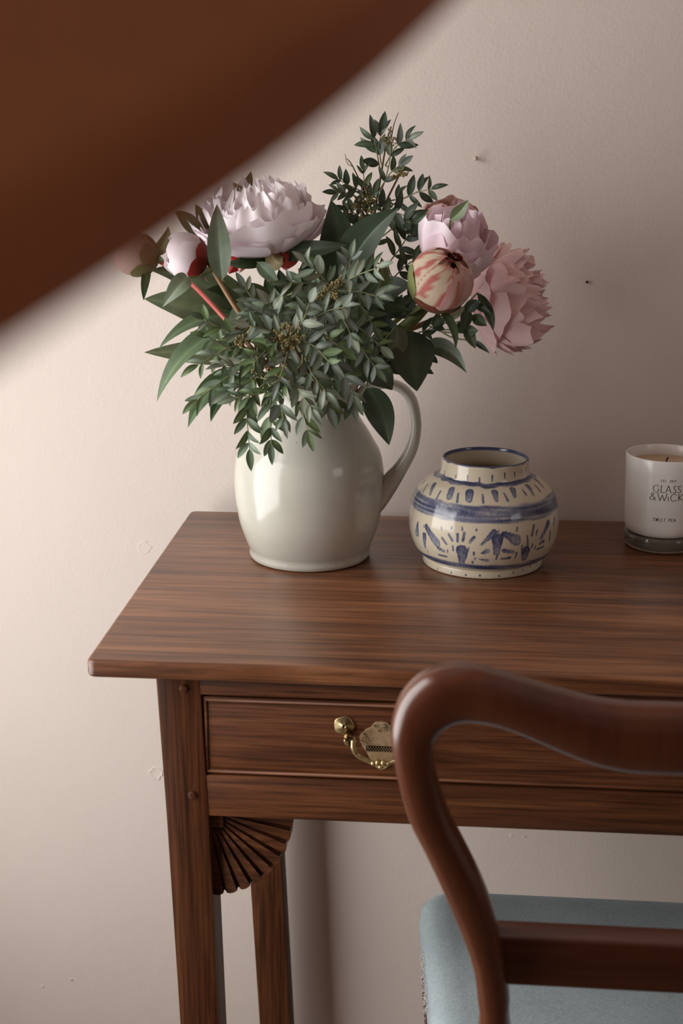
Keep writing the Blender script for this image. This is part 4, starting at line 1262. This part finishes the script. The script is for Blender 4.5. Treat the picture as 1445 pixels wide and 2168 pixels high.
# --- streaked bud in front
cE = at(932, 594, 1.125)
axE = Vector((0.42, -0.50, 0.72))
pE = thing('peony_bud', cE, 'fat peony bud streaked cream, green and red in front of other peonies', 'flower', 'peony stems in the jug')
def streaky(v, u, rnd):
    s = math.sin(8.0 * u + 1.1 * math.sin(3 * v)) + rnd.uniform(-0.6, 0.6) + 0.5 * math.sin(7 * v)
    cream, red, green = (0.68, 0.56, 0.42), (0.46, 0.08, 0.075), (0.26, 0.28, 0.10)
    c = cream if s > -0.75 else lerp3(cream, red, 0.85)
    if abs(u) > 0.82 or v > 0.95: c = lerp3(c, red, 0.75)
    if v < 0.34: c = lerp3(green, c, max(0, v / 0.34 - 0.25))
    return c
def streakpink(v, u, rnd):
    return lerp3(streaky(v, u, rnd), (0.78, 0.52, 0.52), 0.62)
bE = cE - axE.normalized() * 0.027
rnd = random.Random(55)
for lay, (cnt, half, sc, t1) in enumerate(((4, 62, 0.86, 3.06), (5, 54, 0.93, 3.02), (5, 50, 1.0, 2.75))):
    for k in range(cnt):
        petal('petal', pE, bE, axE, 0.7 * lay + 2 * math.pi * k / cnt, R(half), 0.0275 * sc, 0.0270 * sc, 0.04, t1 * rnd.uniform(0.9, 1.04), streakpink if (k % 2 and lay > 0) else streaky, rnd, 0.0012, 0.10, 0.0, 16, 17)
for azd, t1, c in ((20, 1.7, (0.26, 0.30, 0.11)), (85, 1.25, (0.24, 0.06, 0.04)), (140, 1.35, (0.17, 0.09, 0.04)), (210, 1.3, (0.16, 0.18, 0.07)), (290, 1.2, (0.20, 0.22, 0.08))):
    petal('sepal', pE, bE - axE.normalized() * 0.0006, axE, R(azd), R(36), 0.0285, 0.0280, 0.03, t1, shade_col((0.14, 0.15, 0.05), c), rnd, 0.0006, 0.06, 0.0, 8, 7)
stem(pE, bE + axE * 0.002, [at(845, 695, 1.165)], 0.0034, M_STEM_GREEN)
leaf(pE, (922, 648), (964, 738), 20, G_MID, (0.005, -0.004, 0.002), (0.5, -1, 0.2), 0.35, 1.125, 1.115, 0.6)
leaf(pE, (905, 650), (862, 668), 10, G_MID, (0, 0, -0.002), (0, -1, 0.2), 0.3, 1.14, 1.13)

# --- leafy stems (large peony leaves)
def leafy(label, node, Yn, k, leaves, mat=M_STEM_BROWN):
    nd = at(*node, Yn)
    t = thing('peony_foliage', nd, label, 'foliage', 'leafy stems in the jug')
    stem(t, nd, [], 0.0022, mat)
    for L in leaves:
        b, tp, wd, col, Yb, Yt = L[:6]
        bow = L[6] if len(L) > 6 else (0, 0, 0)
        fc = L[7] if len(L) > 7 else (0, -1, 0.45)
        fo = L[8] if len(L) > 8 else 0.28
        leaf(t, b, tp, wd, col, bow, fc, fo, Yb, Yt, L[9] if len(L) > 9 else 0.3)
    return t
leafy('long mid-green peony leaves fanning out low on the left of the jug', (560, 720), 1.17, 8, [
    ((520, 690), (306, 633), 84, (0.125, 0.165, 0.085), 1.175, 1.14, (0, -0.004, 0.004), (0.1, -0.9, 0.6)),
    ((540, 672), (318, 572), 76, (0.085, 0.125, 0.062), 1.19, 1.16, (0.004, 0, 0.008), (0.1, -0.9, 0.6)),
    ((505, 668), (336, 738), 34, (0.095, 0.140, 0.068), 1.15, 1.12, (-0.002, -0.004, 0.010), (-0.2, -0.9, 0.5)),
    ((545, 750), (306, 746), 52, (0.20, 0.24, 0.14), 1.17, 1.13, (0, 0, 0.001), (0, -1, 0.15), 0.35),
    ((500, 690), (332, 850), 50, (0.105, 0.155, 0.078), 1.14, 1.10, (-0.006, -0.005, 0.012), (-0.5, -0.9, 0.35), 0.3),
    ((505, 780), (398, 905), 46, (0.070, 0.118, 0.048), 1.15, 1.12, (-0.004, 0, 0.006), (-0.3, -1, 0.3)),
    ((515, 790), (446, 893), 40, (0.052, 0.090, 0.036), 1.16, 1.13, (-0.003, 0, 0.004), (-0.3, -1, 0.3)),
    ((520, 640), (428, 618), 54, (0.055, 0.088, 0.040), 1.19, 1.17),
    ((560, 690), (455, 590), 46, (0.10, 0.14, 0.07), 1.185, 1.17, (0, 0, 0.006)),
    ((575, 650), (500, 600), 50, (0.10, 0.13, 0.065), 1.17, 1.15),
    ((540, 640), (480, 705), 40, G_PALE, 1.14, 1.13, (0, -0.003, 0.004)),
    ((600, 700), (560, 590), 48, (0.055, 0.085, 0.040), 1.18, 1.17),
    ((620, 690), (590, 570), 54, G_DARK, 1.20, 1.19)])
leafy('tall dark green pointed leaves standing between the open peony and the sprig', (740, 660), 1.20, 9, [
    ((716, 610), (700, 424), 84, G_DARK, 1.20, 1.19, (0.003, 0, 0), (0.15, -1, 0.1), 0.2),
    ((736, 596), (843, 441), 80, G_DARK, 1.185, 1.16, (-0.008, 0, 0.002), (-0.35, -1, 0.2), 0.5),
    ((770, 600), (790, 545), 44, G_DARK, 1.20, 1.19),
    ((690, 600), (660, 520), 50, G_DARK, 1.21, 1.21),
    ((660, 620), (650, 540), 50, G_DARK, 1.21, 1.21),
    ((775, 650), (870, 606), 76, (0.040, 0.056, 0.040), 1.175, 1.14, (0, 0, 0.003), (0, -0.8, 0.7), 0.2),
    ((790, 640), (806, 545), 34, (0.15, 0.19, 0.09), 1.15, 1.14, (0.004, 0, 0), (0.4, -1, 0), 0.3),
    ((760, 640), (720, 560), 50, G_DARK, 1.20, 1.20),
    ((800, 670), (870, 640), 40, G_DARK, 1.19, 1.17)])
leafy('broad dark leaves drooping over the jug handle', (790, 735), 1.17, 10, [
    ((868, 700), (882, 828), 96, G_DARK, 1.145, 1.125, (-0.001, -0.004, 0.004), (0.1, -1, 0.1), 0.08, 0.0),
    ((890, 742), (987, 789), 40, (0.080, 0.105, 0.065), 1.15, 1.13, (0.002, 0, 0.010), (-0.3, -0.9, 0.5), 0.5),
    ((880, 770), (918, 792), 18, G_DARK, 1.155, 1.15),
    ((775, 822), (823, 942), 62, G_DARK, 1.135, 1.120, (0.002, -0.003, 0.004), (0.2, -1, 0.1), 0.25),
    ((838, 690), (818, 765), 46, (0.125, 0.155, 0.10), 1.135, 1.13, (0.004, 0, 0), (0.5, -1, 0.1), 0.4),
    ((800, 770), (885, 802), 60, (0.060, 0.080, 0.050), 1.165, 1.15, (0, 0, 0.006), (0, -0.8, 0.7)),
    ((760, 770), (700, 812), 70, (0.045, 0.064, 0.038), 1.15, 1.12, (0, 0, 0.006), (0, -0.8, 0.7)),
    ((780, 790), (830, 826), 60, (0.085, 0.105, 0.065), 1.155, 1.14, (0, 0, 0.004), (0, -0.8, 0.7)),
    ((750, 740), (800, 800), 60, G_DARK, 1.165, 1.15),
    ((800, 735), (850, 765), 50, G_DARK, 1.17, 1.16)])
# dark leaves filling the heart of the bouquet
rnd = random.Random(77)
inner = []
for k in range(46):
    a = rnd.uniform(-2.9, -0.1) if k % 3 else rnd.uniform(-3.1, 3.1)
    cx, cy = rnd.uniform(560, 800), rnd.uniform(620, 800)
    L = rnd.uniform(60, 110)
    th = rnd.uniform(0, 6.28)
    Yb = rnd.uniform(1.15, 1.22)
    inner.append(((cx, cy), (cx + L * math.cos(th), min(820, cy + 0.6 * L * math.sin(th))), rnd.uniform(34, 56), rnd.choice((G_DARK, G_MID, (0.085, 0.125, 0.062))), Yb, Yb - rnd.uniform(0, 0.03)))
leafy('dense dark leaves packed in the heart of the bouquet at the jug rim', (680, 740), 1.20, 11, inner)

# --- pistachio sprigs: pinnate leaves of small oval leaflets
LEAFLETS = {}
def leaflet_mesh(kind, shape):
    key = (kind, shape)
    if key in LEAFLETS:
        return LEAFLETS[key]
    col = {'dark': (0.036, 0.056, 0.034), 'mid': (0.062, 0.094, 0.050), 'sage': (0.150, 0.190, 0.135), 'pale': (0.230, 0.265, 0.195), 'green': (0.085, 0.130, 0.050), 'blue': (0.130, 0.160, 0.132)}[kind]
    wr, cv, fo = ((0.36, 0.06, 0.25), (0.30, 0.14, 0.35), (0.42, -0.05, 0.15))[shape]
    V, C = [], []
    offs = (-1, -0.55, -0.06, 0.06, 0.55, 1)
    n = 8
    for i in range(n):
        s = i / (n - 1)
        w = wr / 2 * (math.sin(math.pi * s ** 0.9) ** 0.75 if 0 < s < 1 else 0.04)
        for o in offs:
            V.append((s, o * w, cv * math.sin(math.pi * s) + fo * w * abs(o) - 0.10 * s * s))
            C.append(tuple(x * (1.5 if abs(o) < 0.1 else 1.02) for x in col))
    m = len(offs)
    Fc = [(i * m + j, i * m + j + 1, (i + 1) * m + j + 1, (i + 1) * m + j) for i in range(n - 1) for j in range(m - 1)]
    me = bpy.data.meshes.new('leaflet')
    me.from_pydata(V, [], Fc)
    me.polygons.foreach_set('use_smooth', [True] * len(me.polygons))
    a = me.color_attributes.new('Col', 'FLOAT_COLOR', 'POINT')
    a.data.foreach_set('color', np.array([(*c, 1) for c in C], dtype=np.float32).ravel())
    me.materials.append(M_LEAFLET)
    LEAFLETS[key] = me
    return me
def put_leaflet(parent, p, d, nrm, L, kind, rnd):
    root = root_name(parent)
    me = leaflet_mesh(kind, rnd.choice((0, 0, 1, 2)))
    vs = [v.co for v in me.vertices]
    fs = [tuple(q.vertices) for q in me.polygons]
    s, sy = L * rnd.uniform(0.9, 1.1), rnd.uniform(0.85, 1.1)
    def geo(c):
        M = Matrix.Translation(p) @ c
        return [M @ v for v in vs], fs
    def cands():
        for t in range(80):
            j = 0 if t == 0 else 0.15 + 1.1 * min(1, t / 40)
            x = (d.normalized() + Vector((rnd.uniform(-j, j), rnd.uniform(-j, j), rnd.uniform(-j, j)))).normalized()
            nn = nrm + Vector((rnd.uniform(-j, j), rnd.uniform(-j, j), rnd.uniform(-j, j)))
            z = (nn - x * nn.dot(x)).normalized()
            sc = s * (1 if t < 15 else 0.8 if t < 50 else 0.62)
            yield Matrix((x, z.cross(x), z)).transposed().to_4x4() @ Matrix.Diagonal((sc, sc * sy, sc, 1))
    h, M, g = best(cands(), root, geo)
    register(root, *g)
    o = bpy.data.objects.new('leaflet', me)
    COL.objects.link(o)
    o.parent = parent
    o.matrix_local = Matrix.Translation(p - org(parent)) @ M
def pinnate(parent, pts, Y0, Y1, n, L, kinds, seed, ang=50, face=(0, -1, 0.5), term=True, side=0, sag=0.0, rad=0.00075, s0=0.22):
    """pts: picture points of the rachis; n leaflet pairs of length L picture points; side -1/1 keeps one side only"""
    rnd = random.Random(seed)
    root = root_name(parent)
    m = len(pts)
    W0 = [at(*p, Y0 + (Y1 - Y0) * i / (m - 1)) for i, p in enumerate(pts)]
    def geo(k):
        P = spline([slide(w, k) for w in W0], 18)
        return (*tube_geo(P, [rad, rad * 0.6], 5), P)
    h, k, (V, Fc, P) = best(SLIDES, root, geo)
    lead = connect(parent, P[0], rad)
    if lead:
        Fc = list(Fc) + [tuple(i + len(V) for i in f) for f in lead[1]]
        V = list(V) + list(lead[0])
    part = mesh('pinnate_leaf', V, Fc, M_RACHIS, parent)
    SK.setdefault(root, []).extend(P[:12])
    Lm = 1.14 * L * (P[0] - CAM).dot(FW) / F
    fc = Vector(face).normalized()
    for k in range(n):
        s = s0 + (0.93 - s0) * (k / max(1, n - 1))
        i = min(16, int(s * 17))
        p = P[i].lerp(P[i + 1], s * 17 - i)
        tg = (P[i + 1] - P[i]).normalized()
        for sd in (-1, 1):
            if side and sd != side: continue
            nn = (fc + Vector((rnd.uniform(-.55, .55), rnd.uniform(-.3, .3), rnd.uniform(-.55, .55)))).normalized()
            S = tg.cross(nn).normalized() * sd
            a = R(ang + rnd.uniform(-14, 14))
            d = tg * math.cos(a) + S * math.sin(a) + Vector((0, 0, -sag)) + nn * rnd.uniform(-0.25, 0.25)
            put_leaflet(part, p, d, nn, Lm * (0.8 + 0.25 * math.sin(math.pi * s)), rnd.choice(kinds), rnd)
    if term:
        tg = (P[-1] - P[-2]).normalized()
        put_leaflet(part, P[-1], tg + Vector((0, 0, -sag * 0.5)), fc, Lm, rnd.choice(kinds), rnd)
    return part
def florets(parent, px, py, Y, r, cnt, seed):
    def geo(t):
        rnd = random.Random(seed + 100 * t)
        c = slide(at(px, py, Y), 0.004 * (t % 5) - 0.002 * (t // 5))
        V, Fc = [], []
        for i in range(7):
            th = rnd.uniform(0, 6.28)
            d = Vector((math.cos(th), -0.5 + rnd.uniform(-.4, .2), math.sin(th) * 0.8)).normalized() * r * rnd.uniform(0.6, 1.1) * (1 if t < 15 else 0.7)
            tube_geo(spline([c, c + d * 0.55 + Vector((0, 0, 0.001)), c + d], 5), [0.0005, 0.0003], 4, V, Fc)
            for j in range(cnt):
                q = c + d * rnd.uniform(0.3, 1.0) + Vector((rnd.uniform(-1, 1), rnd.uniform(-1, 1), rnd.uniform(-1, 1))) * 0.0016
                tube_geo([q + Vector((0, 0, -0.0009)), q + Vector((0, 0, -0.0003)), q + Vector((0, 0, 0.0005)), q + Vector((0, 0, 0.0009))], [0.0003, 0.0010, 0.0009, 0.0003], 5, V, Fc)
        return V, Fc, c
    h, t, (V, Fc, c) = best(range(30), root_name(parent), geo)
    lead = connect(parent, c, 0.0006)
    if lead:
        Fc += [tuple(i + len(V) for i in f) for f in lead[1]]
        V += lead[0]
    o = mesh('floret_cluster', V, Fc, M_FLORET, parent)
    o['kind'] = 'stuff'
SAGE, MIDS, GRN, DRK = ('sage', 'sage', 'pale', 'mid', 'blue'), ('mid', 'sage', 'blue', 'green'), ('green', 'mid', 'green', 'sage'), ('dark', 'dark', 'mid')
florets(s1, 706, 616, 1.105, 0.016, 9, 1)
florets(s1, 690, 622, 1.10, 0.014, 8, 2)
florets(s2, 610, 712, 1.085, 0.018, 10, 3)
florets(s2, 596, 722, 1.08, 0.014, 8, 4)
florets(s2, 625, 720, 1.085, 0.014, 8, 5)
florets(s3, 520, 706, 1.10, 0.014, 8, 6)
florets(s3, 560, 800, 1.09, 0.016, 8, 7)
florets(s4, 600, 815, 1.08, 0.012, 7, 8)
for i, (p, Y0, Y1, n, L, kk, an) in enumerate([
        ([(706, 616), (745, 588), (800, 566)], 1.11, 1.08, 5, 38, SAGE, 58), ([(704, 610), (676, 580), (648, 556)], 1.11, 1.09, 4, 38, SAGE, 52), ([(708, 622), (722, 665), (744, 712)], 1.105, 1.08, 3, 36, SAGE, 35),
        ([(700, 624), (650, 642), (622, 690)], 1.11, 1.09, 5, 38, SAGE, 55), ([(712, 616), (760, 618), (800, 628)], 1.12, 1.10, 4, 36, MIDS, 55), ([(712, 622), (765, 650), (790, 690)], 1.125, 1.11, 4, 36, MIDS, 50),
        ([(744, 700), (770, 745), (796, 780)], 1.11, 1.09, 4, 34, MIDS, 40), ([(700, 612), (655, 600), (612, 600)], 1.12, 1.10, 4, 36, SAGE, 55), ([(716, 630), (690, 680), (700, 730)], 1.115, 1.10, 4, 36, SAGE, 55),
        ([(706, 610), (735, 575), (742, 545)], 1.13, 1.12, 3, 36, MIDS, 50)]):
    pinnate(s1, p, Y0, Y1, n, L, kk, 100 + i, an)
for i, (p, Y0, Y1, n, L, kk, an) in enumerate([
        ([(612, 712), (640, 680), (655, 640)], 1.09, 1.07, 4, 38, SAGE, 52), ([(608, 712), (585, 665), (566, 640)], 1.095, 1.075, 4, 38, SAGE, 50), ([(606, 714), (570, 700), (530, 690)], 1.09, 1.07, 4, 38, SAGE, 55),
        ([(604, 716), (570, 735), (536, 770)], 1.085, 1.06, 5, 38, ('sage', 'green', 'mid'), 50), ([(612, 718), (605, 760), (590, 806)], 1.085, 1.06, 4, 40, MIDS, 45), ([(616, 716), (660, 730), (700, 770)], 1.09, 1.07, 5, 38, MIDS, 50),
        ([(618, 712), (670, 700), (720, 735)], 1.095, 1.08, 5, 38, MIDS, 52), ([(700, 750), (726, 790), (748, 836)], 1.10, 1.085, 3, 40, MIDS, 40), ([(640, 745), (660, 790), (690, 830)], 1.085, 1.07, 4, 40, SAGE, 45),
        ([(640, 690), (690, 660), (730, 650)], 1.11, 1.09, 4, 36, SAGE, 50), ([(580, 690), (545, 650), (520, 610)], 1.13, 1.12, 4, 34, SAGE, 50)]):
    pinnate(s2, p, Y0, Y1, n, L, kk, 200 + i, an)
for i, (p, Y0, Y1, n, L, kk, an, sg) in enumerate([
        ([(545, 730), (490, 705), (432, 676)], 1.12, 1.09, 4, 36, GRN, 50, 0.1), ([(540, 740), (490, 735), (420, 772)], 1.11, 1.08, 5, 38, GRN, 50, 0.2), ([(545, 760), (480, 800), (418, 846)], 1.11, 1.08, 5, 40, GRN, 48, 0.25),
        ([(545, 770), (490, 740), (440, 715)], 1.12, 1.10, 4, 36, GRN, 55, 0.3), ([(545, 790), (523, 860), (528, 950)], 1.095, 1.055, 6, 42, GRN, 42, 0.25), ([(575, 800), (572, 870), (574, 940)], 1.085, 1.05, 5, 42, ('sage', 'green', 'mid'), 40, 0.25),
        ([(590, 800), (560, 830), (500, 842)], 1.09, 1.07, 4, 38, GRN, 48, 0.25), ([(560, 770), (530, 805), (485, 830)], 1.10, 1.08, 4, 38, GRN, 50, 0.2), ([(550, 745), (510, 770), (470, 775)], 1.10, 1.07, 4, 36, SAGE, 50, 0.1)]):
    pinnate(s3, p, Y0, Y1, n, L, kk, 300 + i, an, sag=sg)
for i, (p, Y0, Y1, n, L, kk, an, sg) in enumerate([
        ([(600, 805), (625, 820), (660, 865)], 1.09, 1.06, 5, 40, ('pale', 'sage', 'sage'), 45, 0.3), ([(620, 830), (640, 875), (652, 915)], 1.075, 1.05, 3, 40, ('green', 'sage'), 42, 0.2), ([(650, 790), (680, 825), (695, 860)], 1.10, 1.08, 3, 44, MIDS, 40, 0.3),
        ([(700, 800), (735, 820), (745, 850)], 1.11, 1.09, 2, 44, MIDS, 40, 0.2), ([(560, 800), (590, 850), (600, 890)], 1.09, 1.06, 3, 40, SAGE, 40, 0.2), ([(720, 790), (700, 815), (705, 850)], 1.115, 1.09, 2, 46, MIDS, 40, 0.2),
        ([(640, 770), (610, 800), (590, 830)], 1.09, 1.07, 4, 38, MIDS, 45, 0.2)]):
    pinnate(s4, p, Y0, Y1, n, L, kk, 400 + i, an, sag=sg)
# extra pinnate leaves that thicken the front
rnd = random.Random(9)
for i in range(20):
    a = rnd.uniform(0, 6.28)
    cx, cy = 660 + rnd.uniform(-90, 100), 690 + rnd.uniform(-70, 90)
    pinnate(rnd.choice((s1, s2, s4)), [(cx, cy), (cx + 45 * math.cos(a), cy + 38 * math.sin(a)), (cx + 88 * math.cos(a), cy + 70 * math.sin(a) + 10)], 1.135, 1.10 + rnd.uniform(0, 0.02), 4, 36, MIDS, 500 + i, 52)
# --- tall dark sprig at the back
def branch(pts, Y0, Y1, r0=0.0012, r1=0.0006, m=M_TWIG):
    W = [at(*p, Y0 + (Y1 - Y0) * i / (len(pts) - 1)) for i, p in enumerate(pts)]
    tube('branch', W, [r0, r1], m, s5, 18, 6)
    SK[s5.name].extend(spline(W, 24))
branch([(770, 562), (784, 500), (796, 430), (806, 370), (818, 300), (828, 268)], 1.26, 1.275, 0.0016, 0.0006)
branch([(828, 290), (834, 262), (843, 238)], 1.275, 1.275, 0.0006, 0.0003)
branch([(800, 470), (820, 420), (850, 360), (860, 335)], 1.26, 1.27, 0.0013, 0.0005)
branch([(795, 440), (770, 400), (745, 350), (733, 335)], 1.265, 1.26, 0.001, 0.0004)
branch([(790, 470), (760, 430), (720, 372), (718, 360)], 1.26, 1.25, 0.0009, 0.0004)
branch([(765, 520), (768, 470), (760, 420), (775, 380)], 1.255, 1.25, 0.001, 0.0004)
branch([(800, 420), (815, 380), (826, 330), (826, 268)], 1.265, 1.26, 0.0007, 0.0004, M_RACHIS)
branch([(745, 352), (735, 346), (730, 326)], 1.26, 1.26, 0.0004, 0.0003)
TOPS = [([(806, 372), (797, 320), (792, 292)], 1.265, 1.255, 4, 40, DRK, 52, -1), ([(806, 345), (802, 310), (806, 285)], 1.275, 1.27, 2, 40, ('blue', 'dark'), 25, 0), ([(815, 350), (838, 310), (862, 296)], 1.265, 1.255, 3, 38, ('blue', 'sage', 'dark'), 38, 0),
        ([(820, 440), (870, 412), (912, 400)], 1.26, 1.245, 4, 34, DRK, 62, 0), ([(825, 425), (860, 418), (890, 402)], 1.255, 1.25, 3, 34, DRK, 60, -1), ([(798, 420), (750, 398), (716, 380)], 1.26, 1.25, 4, 30, DRK, 50, 0),
        ([(788, 440), (745, 412), (712, 408)], 1.26, 1.24, 4, 28, ('dark', 'mid', 'blue'), 45, 0), ([(780, 480), (755, 455), (735, 446)], 1.255, 1.25, 4, 28, DRK, 50, 0), ([(790, 455), (775, 415), (768, 360)], 1.26, 1.255, 4, 28, ('mid', 'green', 'dark'), 40, 0),
        ([(804, 400), (826, 366), (846, 350)], 1.26, 1.25, 3, 30, ('mid', 'blue', 'dark'), 45, 0), ([(800, 470), (830, 450), (868, 462)], 1.25, 1.23, 3, 44, DRK, 55, 0), ([(810, 500), (850, 470), (880, 476)], 1.25, 1.22, 3, 44, DRK, 40, 0),
        ([(820, 560), (850, 520), (868, 490)], 1.25, 1.23, 4, 40, DRK, 55, 0), ([(830, 590), (862, 560), (890, 545)], 1.24, 1.21, 4, 36, DRK, 50, 0), ([(760, 540), (748, 500), (738, 470)], 1.25, 1.24, 4, 30, DRK, 50, 0),
        ([(790, 540), (800, 490), (806, 440)], 1.26, 1.25, 4, 32, DRK, 50, 0), ([(835, 640), (862, 640), (890, 620)], 1.23, 1.20, 4, 34, DRK, 50, 0), ([(815, 680), (840, 660), (870, 655)], 1.22, 1.20, 4, 34, DRK, 50, 0),
        ([(770, 500), (775, 455), (790, 410)], 1.25, 1.245, 3, 30, ('mid', 'dark'), 45, 0), ([(765, 560), (735, 540), (705, 545)], 1.24, 1.22, 3, 34, DRK, 50, 0)]
for i, (p, Y0, Y1, n, L, kk, an, sd) in enumerate(TOPS):
    pinnate(s5, p, Y0, Y1, n, L, kk, 600 + i, an, (0.1, -1, 0.3), sd == 0 or i == 0, sd)
florets(s5, 782, 412, 1.25, 0.012, 7, 20)
florets(s5, 768, 440, 1.245, 0.014, 7, 21)
florets(s5, 845, 372, 1.25, 0.010, 6, 22)
florets(s5, 826, 290, 1.265, 0.010, 5, 23)
# --- small twig on the right
for i, (p, Y0, Y1, n, L, kk, an) in enumerate([([(884, 705), (905, 698), (918, 690)], 1.175, 1.165, 2, 34, DRK, 35), ([(884, 706), (900, 712), (912, 704)], 1.175, 1.17, 1, 30, DRK, 40), ([(880, 712), (892, 735), (905, 748)], 1.175, 1.165, 2, 28, DRK, 40)]):
    pinnate(s6, p, Y0, Y1, n, L, kk, 700 + i, an)
